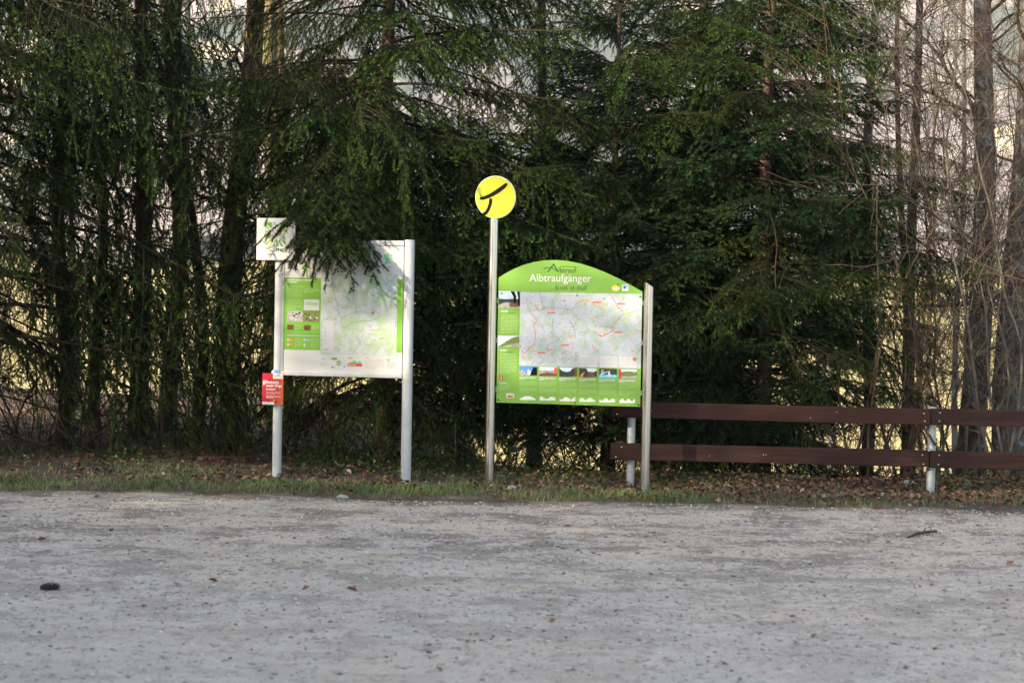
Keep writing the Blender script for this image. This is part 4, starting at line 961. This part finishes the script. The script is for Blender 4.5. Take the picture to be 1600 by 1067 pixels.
# ---- yellow disc on the taller post
b3 = Board('round_trail_sign', 'round yellow disc with a black brush mark on the taller steel post', 'sign', A2 + b2.nrm * 0.0, B2 + b2.nrm * 0.0)
dc = ccw(circ(b3, 774.6, 308.4, 31.4, 33.2, 56))
m = MB(); m.prism(dc, -0.014, 0.014); m.build('rim', MAT['offwhite'], b3.root)
m = MB(); m.prism(ccw(circ(b3, 774.6, 308.4, 30.6, 32.4, 56)), -0.0165, -0.0135); m.build('face', MAT['disc'], b3.root)
b3.poly('brush_mark', [(749.4, 310.4), (751.6, 308.4), (758.4, 306.4), (765.6, 303.2), (774.6, 297.6), (783.6, 291.4), (790, 286.8), (792.6, 286.2), (793.6, 289.4), (789.6, 294.4), (781.6, 300.8), (772.8, 306.2), (764.4, 310.2), (757, 312.4), (751.4, 312.8)], 'blacktext', -0.0185)
b3.poly('brush_mark', [(765.6, 310), (769.8, 311), (769.8, 316.4), (768, 323.4), (764.8, 330.4), (761, 335.6), (757.2, 337), (754.6, 333.6), (758.6, 331), (761.6, 326), (764, 319), (765, 313)], 'blacktext', -0.0185)
c = b3.uv(772.6, 343.5)
MB().tube([(0, 0, c[1] - 0.05), (0, 0, c[1] + 0.012)], [0.030, 0.030], 18).build('socket', MAT['steel'], b3.root, smooth=True)
MB().tube([(0, 0, zS1 + 0.001), (0, 0, zS1 + 0.016)], [0.046, 0.046], 20).build('collar', MAT['steel'], b3.root, smooth=True)

# ------------------------------------------------------------------ fence
FA = at(985, 757, 14.22); FB = at(1454, 765, 13.98)
fr = empty('rail_fence', (FA.x, FA.y, 0)); tag(fr, 'low fence of two red brown timber rails on galvanised posts', 'fence')
du = (FB - FA); du.z = 0; ang = math.atan2(du.y, du.x); fr.rotation_euler = (0, 0, ang); span = du.length
fo = Board.__new__(Board); fo.A = Vector((FA.x, FA.y, 0)); fo.B = Vector((FB.x, FB.y, 0)); fo.u = du.normalized(); fo.nrm = Vector((fo.u.y, -fo.u.x, 0)); fo.w = span; fo.root = fr
yr0, yr1 = -0.115, -0.048
def fz(px, py): return fo.uv(px, py, 0.115)[1]
zt1, zt0 = fz(1200, 632.5), fz(1200, 657.5)
zl1, zl0 = fz(1200, 698.4), fz(1200, 724.2)
xe = fo.uv(955, 640, 0.115)[0]; xj = fo.uv(1454.2, 650, 0.115)[0]; xe2 = xj + span
for (px_, top) in ((985, zt1 - 0.03), (1454, zt1 + 0.008), (None, zt1)):
    x = fo.uv(px_, 745)[0] if px_ else span * 2
    p = round_post('post', 0.037, -0.25, top, x, -0.01, MAT['galv'], fr)
    MB().tube([(x, -0.01, top), (x, -0.01, top + 0.004)], [0.038, 0.030], 16).build('post_cap', MAT['galv'], p)
for (x0, x1) in ((xe, xj - 0.004), (xj + 0.006, xe2)):
    for j, (z0, z1) in enumerate(((zl0, zl1), (zt0, zt1))):
        o = MB().box(0, x1 - x0, yr0, yr1, 0, z1 - z0).build('rail', MAT['wood'], fr, bevel=0.006)
        o.location = (x0 + (0 if j == 0 or x0 > xe else 0.004), 0, z0); o.rotation_euler = (0, 0.002 * (1 if j else -1), 0)
        rn = random.Random(int(x0 * 100) + j); ends_ = (0.05, 0.10, x1 - x0 - 0.05, x1 - x0 - 0.06) if x0 < xj - 1 else (0.07, 0.075)
        for k, xx in enumerate(ends_):
            zz = (0.03, (z1 - z0) - 0.035)[k % 2] + rn.uniform(-.008, .008)
            MB().tube([(xx, yr0 - 0.002, zz), (xx, yr0 + 0.004, zz)], 0.0055, 8).build('nail', MAT['nail'], o)
        for k in range(3):
            xx = rn.uniform(0.3, x1 - x0 - 0.3); zz = rn.uniform(0.03, z1 - z0 - 0.02)
            MB().tube([(xx, yr0 - 0.001, zz), (xx, yr0 + 0.004, zz)], 0.004, 6).build('nail', MAT['nail'], o)
# wire knot with a broken twig at the joint
xk, zk = fo.uv(1453, 698, 0.1)
MB().tube([(xk - 0.012, -0.118, zk - 0.035), (xk + 0.004, -0.126, zk - 0.01), (xk - 0.006, -0.124, zk + 0.016)], [0.010, 0.014, 0.007], 7).build('wire_knot', MAT['nail'], fr)
tk = MB().tube([(xk - 0.005, -0.06, zk + 0.11), (xk + 0.025, -0.058, zk + 0.055), (xk + 0.06, -0.056, zk + 0.012)], [0.010, 0.012, 0.012], 7).build('broken_twig', MAT['twig_brown'], None)
tk.matrix_world = fr.matrix_basis @ Matrix.Identity(4); tag(tk, 'broken stub of twig caught behind the rails at the right post', 'twig')

# ------------------------------------------------------------------ verge: grass, leaves, ground cover (uncountable)
R = np.random.default_rng(21)
def clump(x, y, s, seed): return mnoise.noise(Vector((x * s, y * s, seed)))
V, F, Tn = [], [], []
n = 0
for k in range(85000):
    x = R.uniform(-6.0, 6.2); y = R.uniform(12.45, 14.7)
    c = clump(x, y, 1.1, 4.0) + 0.6 * clump(x, y, 3.5, 8.0)
    band = math.exp(-((y - 13.08 - 0.34 * clump(x, 0, .9, 2)) / 0.40) ** 2) + 0.25 * (y > 13.4)
    right = 1.0 - 0.45 * sstep(1.6, 2.8, x)
    if R.random() > band * right * (0.75 + 1.1 * c): continue
    h = R.uniform(0.015, 0.055) * (1 + 0.7 * max(0, c)); a = R.random() * 6.283; ln = R.uniform(0.3, 1.8) * h
    z = gz(x, y) - 0.004; wx, wy = math.cos(a + 1.57) * 0.0022, math.sin(a + 1.57) * 0.0022; dx, dy = math.cos(a) * ln, math.sin(a) * ln
    V += [(x - wx, y - wy, z), (x + wx, y + wy, z), (x + dx * .45 + wx * .8, y + dy * .45 + wy * .8, z + h * .65), (x + dx * .45 - wx * .8, y + dy * .45 - wy * .8, z + h * .65), (x + dx, y + dy, z + h)]
    F.append((n, n+1, n+2)); F.append((n, n+2, n+3)); F.append((n+3, n+2, n+4)); n += 5
    t = min(1, max(0, 0.45 + 0.35 * R.standard_normal() * 0.7 + 0.2 * (y > 13.4))); Tn += [t] * 5
tag(link('grass', np_mesh('grass', V, F3=F, tint=Tn, mats=[MAT['grass']])), 'short winter grass along the edge of the gravel', 'grass', kind='stuff')

def leaf_geo(R, x, y, z, s, V, F, Tn, t, tilt=0.45, n=0):
    a = R.random() * 6.283; ux = np.array([math.cos(a), math.sin(a), R.normal(0, tilt)]); ux /= np.linalg.norm(ux)
    vy = np.cross(np.array([R.normal(0, tilt), R.normal(0, tilt), 1.0]), ux); vy /= np.linalg.norm(vy); nz = np.cross(ux, vy)
    c = np.array([x, y, z]); curl = R.uniform(-0.15, 0.35)
    pts = [c - ux * s * .5, c - vy * s * .30 + nz * s * curl, c + vy * s * .30 + nz * s * curl, c + ux * s * .1 - vy * s * .26 + nz * s * curl * .8, c + ux * s * .1 + vy * s * .26 + nz * s * curl * .8, c + ux * s * .55, c]
    V += [tuple(p) for p in pts]; F += [(n, n+1, n+6), (n, n+6, n+2), (n+1, n+3, n+6), (n+6, n+4, n+2), (n+3, n+5, n+6), (n+6, n+5, n+4)]; Tn += [t] * 7
V, F, Tn = [], [], []; n = 0
for k in range(34000):
    x = R.uniform(-6.4, 6.6); y = R.uniform(12.4, 19.0)
    dens = (0.10 if y < 12.8 else 0.9 if y < 15.2 else 0.5)
    dens *= 0.6 + 0.9 * sstep(-0.5, 2.4, x)
    if y < 13.35: dens *= 0.28 + 0.7 * sstep(1.2, 2.6, x)
    dens *= 0.5 + 0.9 * (clump(x, y, 1.3, 14.0) + 0.4)
    if R.random() > dens: continue
    leaf_geo(R, x, y, gz(x, y) + R.uniform(0.004, 0.04), R.uniform(0.025, 0.068), V, F, Tn, float(np.clip(R.normal(0.44, 0.22), 0, 1)), n=n); n += 7
tag(link('leaf_litter', np_mesh('leaf_litter', V, F3=F, tint=Tn, mats=[MAT['litter']])), 'brown dry leaves covering the verge and wood floor', 'leaf litter', kind='stuff')
V, F, Tn = [], [], []; n = 0
for k in range(14000):
    x = R.uniform(-6.2, 6.4); y = R.uniform(14.1, 16.2)
    if R.random() > 1.2 * (clump(x, y, 1.0, 30.0) + 0.25) * (1 - 0.5 * (y > 15)): continue
    leaf_geo(R, x, y, gz(x, y) + R.uniform(0.01, 0.13) * R.random() + 0.01, R.uniform(0.02, 0.06), V, F, Tn, float(np.clip(R.normal(0.35, 0.25), 0, 1)), tilt=0.5, n=n); n += 7
tag(link('ground_cover', np_mesh('ground_cover', V, F3=F, tint=Tn, mats=[MAT['ivy']])), 'low green bramble and ivy leaves under the trees', 'ground cover', kind='stuff')

# gravel stones and dark debris on the lot
def stones(N_, smin, smax, flat, tintf, ymin=5.2, ymax=12.45, power=0.6, clumped=False):
    ico = [(0, 0, 1), (.9, 0, .2), (.28, .86, .2), (-.73, .53, .2), (-.73, -.53, .2), (.28, -.86, .2), (0, 0, -.6)]
    fc = [(0,1,2),(0,2,3),(0,3,4),(0,4,5),(0,5,1),(6,2,1),(6,3,2),(6,4,3),(6,5,4),(6,1,5)]
    B = np.array(ico); V = []; F = []; T = []
    y = ymin + (ymax - ymin) * R.random(N_) ** power; x = R.uniform(-1, 1, N_) * (0.36 * y + 0.3)
    if clumped:
        kp = np.array([mnoise.noise(Vector((a * 1.1, c * 0.8, 3.0))) + 0.6 * mnoise.noise(Vector((a * 4, c * 3, 9.0))) + 0.10 * (c - 9) > R.random() * 1.1 - 0.12 for a, c in zip(x, y)]); x = x[kp]; y = y[kp]; N_ = len(x)
    for i in range(N_):
        s = smin + (smax - smin) * R.random() ** 3; a = R.random() * 6.283; ca, sa = math.cos(a), math.sin(a)
        P = B * (1 + R.normal(0, 0.16, (7, 1))) * np.array([s, s * R.uniform(*flat[0]), s * flat[1]])
        P = np.stack([P[:, 0] * ca - P[:, 1] * sa, P[:, 0] * sa + P[:, 1] * ca, P[:, 2]], 1) + np.array([x[i], y[i], gz(x[i], y[i]) + s * flat[1] * 0.15])
        V.append(P); F.append(np.array(fc) + 7 * i); T += [tintf()] * 7
    return np.concatenate(V), np.concatenate(F), T
V, F, Tn = stones(34000, 0.003, 0.019, ((0.6, 1.0), 0.55), lambda: float(np.clip(R.normal(0.46, 0.24), 0.04, 1)))
tag(link('gravel', np_mesh('gravel', V, F3=F, tint=Tn, mats=[MAT['stone']])), 'loose pale gravel stones strewn over the lot', 'gravel', kind='stuff')
V, F, Tn = stones(5200, 0.003, 0.030, ((0.10, 0.4), 0.16), lambda: float(R.random()), clumped=True)
tag(link('twig_debris', np_mesh('twig_debris', V, F3=F, tint=Tn, mats=[MAT['debris']])), 'dark bits of bark and twig strewn over the gravel', 'debris', kind='stuff')

# countable things on the lot
def ground_at(px, py):
    d = ray(px, py); t = -CAMH / d.z; p = Vector((0, 0, CAMH)) + d * t; p.z = gz(p.x, p.y); return p
LM = []
for s in range(4):
    V, F, Tn = [], [], []; Rl = np.random.default_rng(500 + s); leaf_geo(Rl, 0, 0, 0.008, 0.075, V, F, Tn, (0.42, 0.6, 0.5, 0.68)[s], 0.28)
    LM.append(np_mesh('dry_leaf', V, F3=F, tint=Tn, mats=[MAT['litter']]))
rl = random.Random(8)
for i, (x, y) in enumerate(((151, 778), (65, 844), (156, 845), (175, 829), (275, 915), (333, 910), (485, 986), (478, 921), (713, 908), (550, 923), (701, 846), (863, 973), (732, 1004), (670, 1023), (887, 822), (686, 1048), (802, 1052),
                            (1456, 916), (1529, 822), (1579, 881), (1133, 1039), (1414, 1050), (1566, 996), (1272, 997), (1461, 1016), (1244, 1007), (1022, 833), (1388, 847))):
    o = link('dry_leaf', LM[i % 4]); o.location = ground_at(x, y); o.rotation_euler = (0, 0, rl.random() * 6.28); k = rl.uniform(0.6, 1.05) * (0.62 + 0.38 * (y < 930)); o.scale = (k, k, k)
    tag(o, 'small brown dry leaf lying alone on the pale gravel', 'leaf', 'single dry leaves on the gravel')
# spruce cone
p = ground_at(77, 921); co = empty('spruce_cone', p, 0.15); co.scale = (0.85, 0.85, 0.8); tag(co, 'dark fallen spruce cone on the gravel at the left', 'cone')
core = MB(); core.tube([(-0.055 + 0.11 * k / 8, 0, 0.018) for k in range(9)], [0.008 + 0.011 * math.sin(math.pi * (k + 0.6) / 9) for k in range(9)], 10).build('core', plain('cone_core', (0.03, 0.022, 0.018, 1), 0.9), co, smooth=True)
scm = plain('cone_scale', (0.07, 0.045, 0.035, 1), 0.8, var=0.5, scale=60); sc_me = None
for k in range(70):
    t = k / 70; a = k * 2.39996; r = 0.008 + 0.012 * math.sin(math.pi * (t * 8 + 0.6) / 9); x = -0.054 + 0.108 * t
    if sc_me is None:
        o = MB().add([(0, -.006, 0), (0, .006, 0), (.014, .006, .004), (.014, -.006, .004), (.018, 0, .005), (0.002, 0, -.003), (.012, 0, .001)], [(0, 1, 2, 3), (3, 2, 4), (1, 0, 5), (0, 3, 6, 5), (2, 1, 5, 6), (4, 2, 6), (3, 4, 6)]).build('scale', scm, co); sc_me = o.data
    else: o = link('scale', sc_me, co)
    o.matrix_local = Matrix.Translation((x, 1.05 * r * math.cos(a), 0.020 + 1.05 * r * math.sin(a))) @ Matrix.Rotation(a - math.pi / 2, 4, 'X') @ Matrix.Rotation(-0.45, 4, 'Y')
# stick, pale stones
p0, p1 = ground_at(1418, 841), ground_at(1463, 832)
k = MB(); k.tube([p0 + Vector((0, 0, .012)), p0.lerp(p1, .35) + Vector((0, .03, .02)), p0.lerp(p1, .7) + Vector((0, -.01, .022)), p1 + Vector((0, 0, .014))], [.006, .011, .011, .008], 7)
k.tube([p0.lerp(p1, .5) + Vector((0, 0, .02)), p0.lerp(p1, .75) + Vector((0, .09, .035))], [.006, .003], 6)
tag(k.build('fallen_stick', MAT['twig_brown']), 'broken brown stick lying on the gravel before the right fence post', 'stick')
def rock(px, py, s, label, col, seed):
    p = ground_at(px, py); bm = bmesh.new(); bmesh.ops.create_icosphere(bm, subdivisions=2, radius=1)
    for v in bm.verts: v.co *= 1 + 0.28 * mnoise.noise(v.co * 1.7 + Vector((seed, 0, 0))); v.co.z *= 0.5; v.co *= s
    me = bpy.data.meshes.new('stone'); bm.to_mesh(me); bm.free(); me.materials.append(col)
    o = link('stone', me); o.location = p + Vector((0, 0, s * 0.2)); tag(o, label, 'stone', 'larger stones by the lot')
pale = plain('pale_limestone', (0.38, 0.36, 0.34, 1), 0.9, var=0.25, scale=30)
rock(968, 1033, 0.016, 'small white stone alone on the gravel in front of the arched board', pale, 1)
rock(535, 777, 0.05, 'flat pale stone at the grass edge below the white board', pale, 2)
rock(800, 762, 0.045, 'pale stone in the grass right of the yellow disc post', pale, 3)
rock(1246, 745, 0.06, 'grey stone under the lower rail near the fence spruce', plain('grey_stone', (0.36, 0.34, 0.32, 1), 0.9, var=0.3, scale=25), 4)
rock(1420, 752, 0.055, 'white bark covered stone by the right fence post', pale, 5)
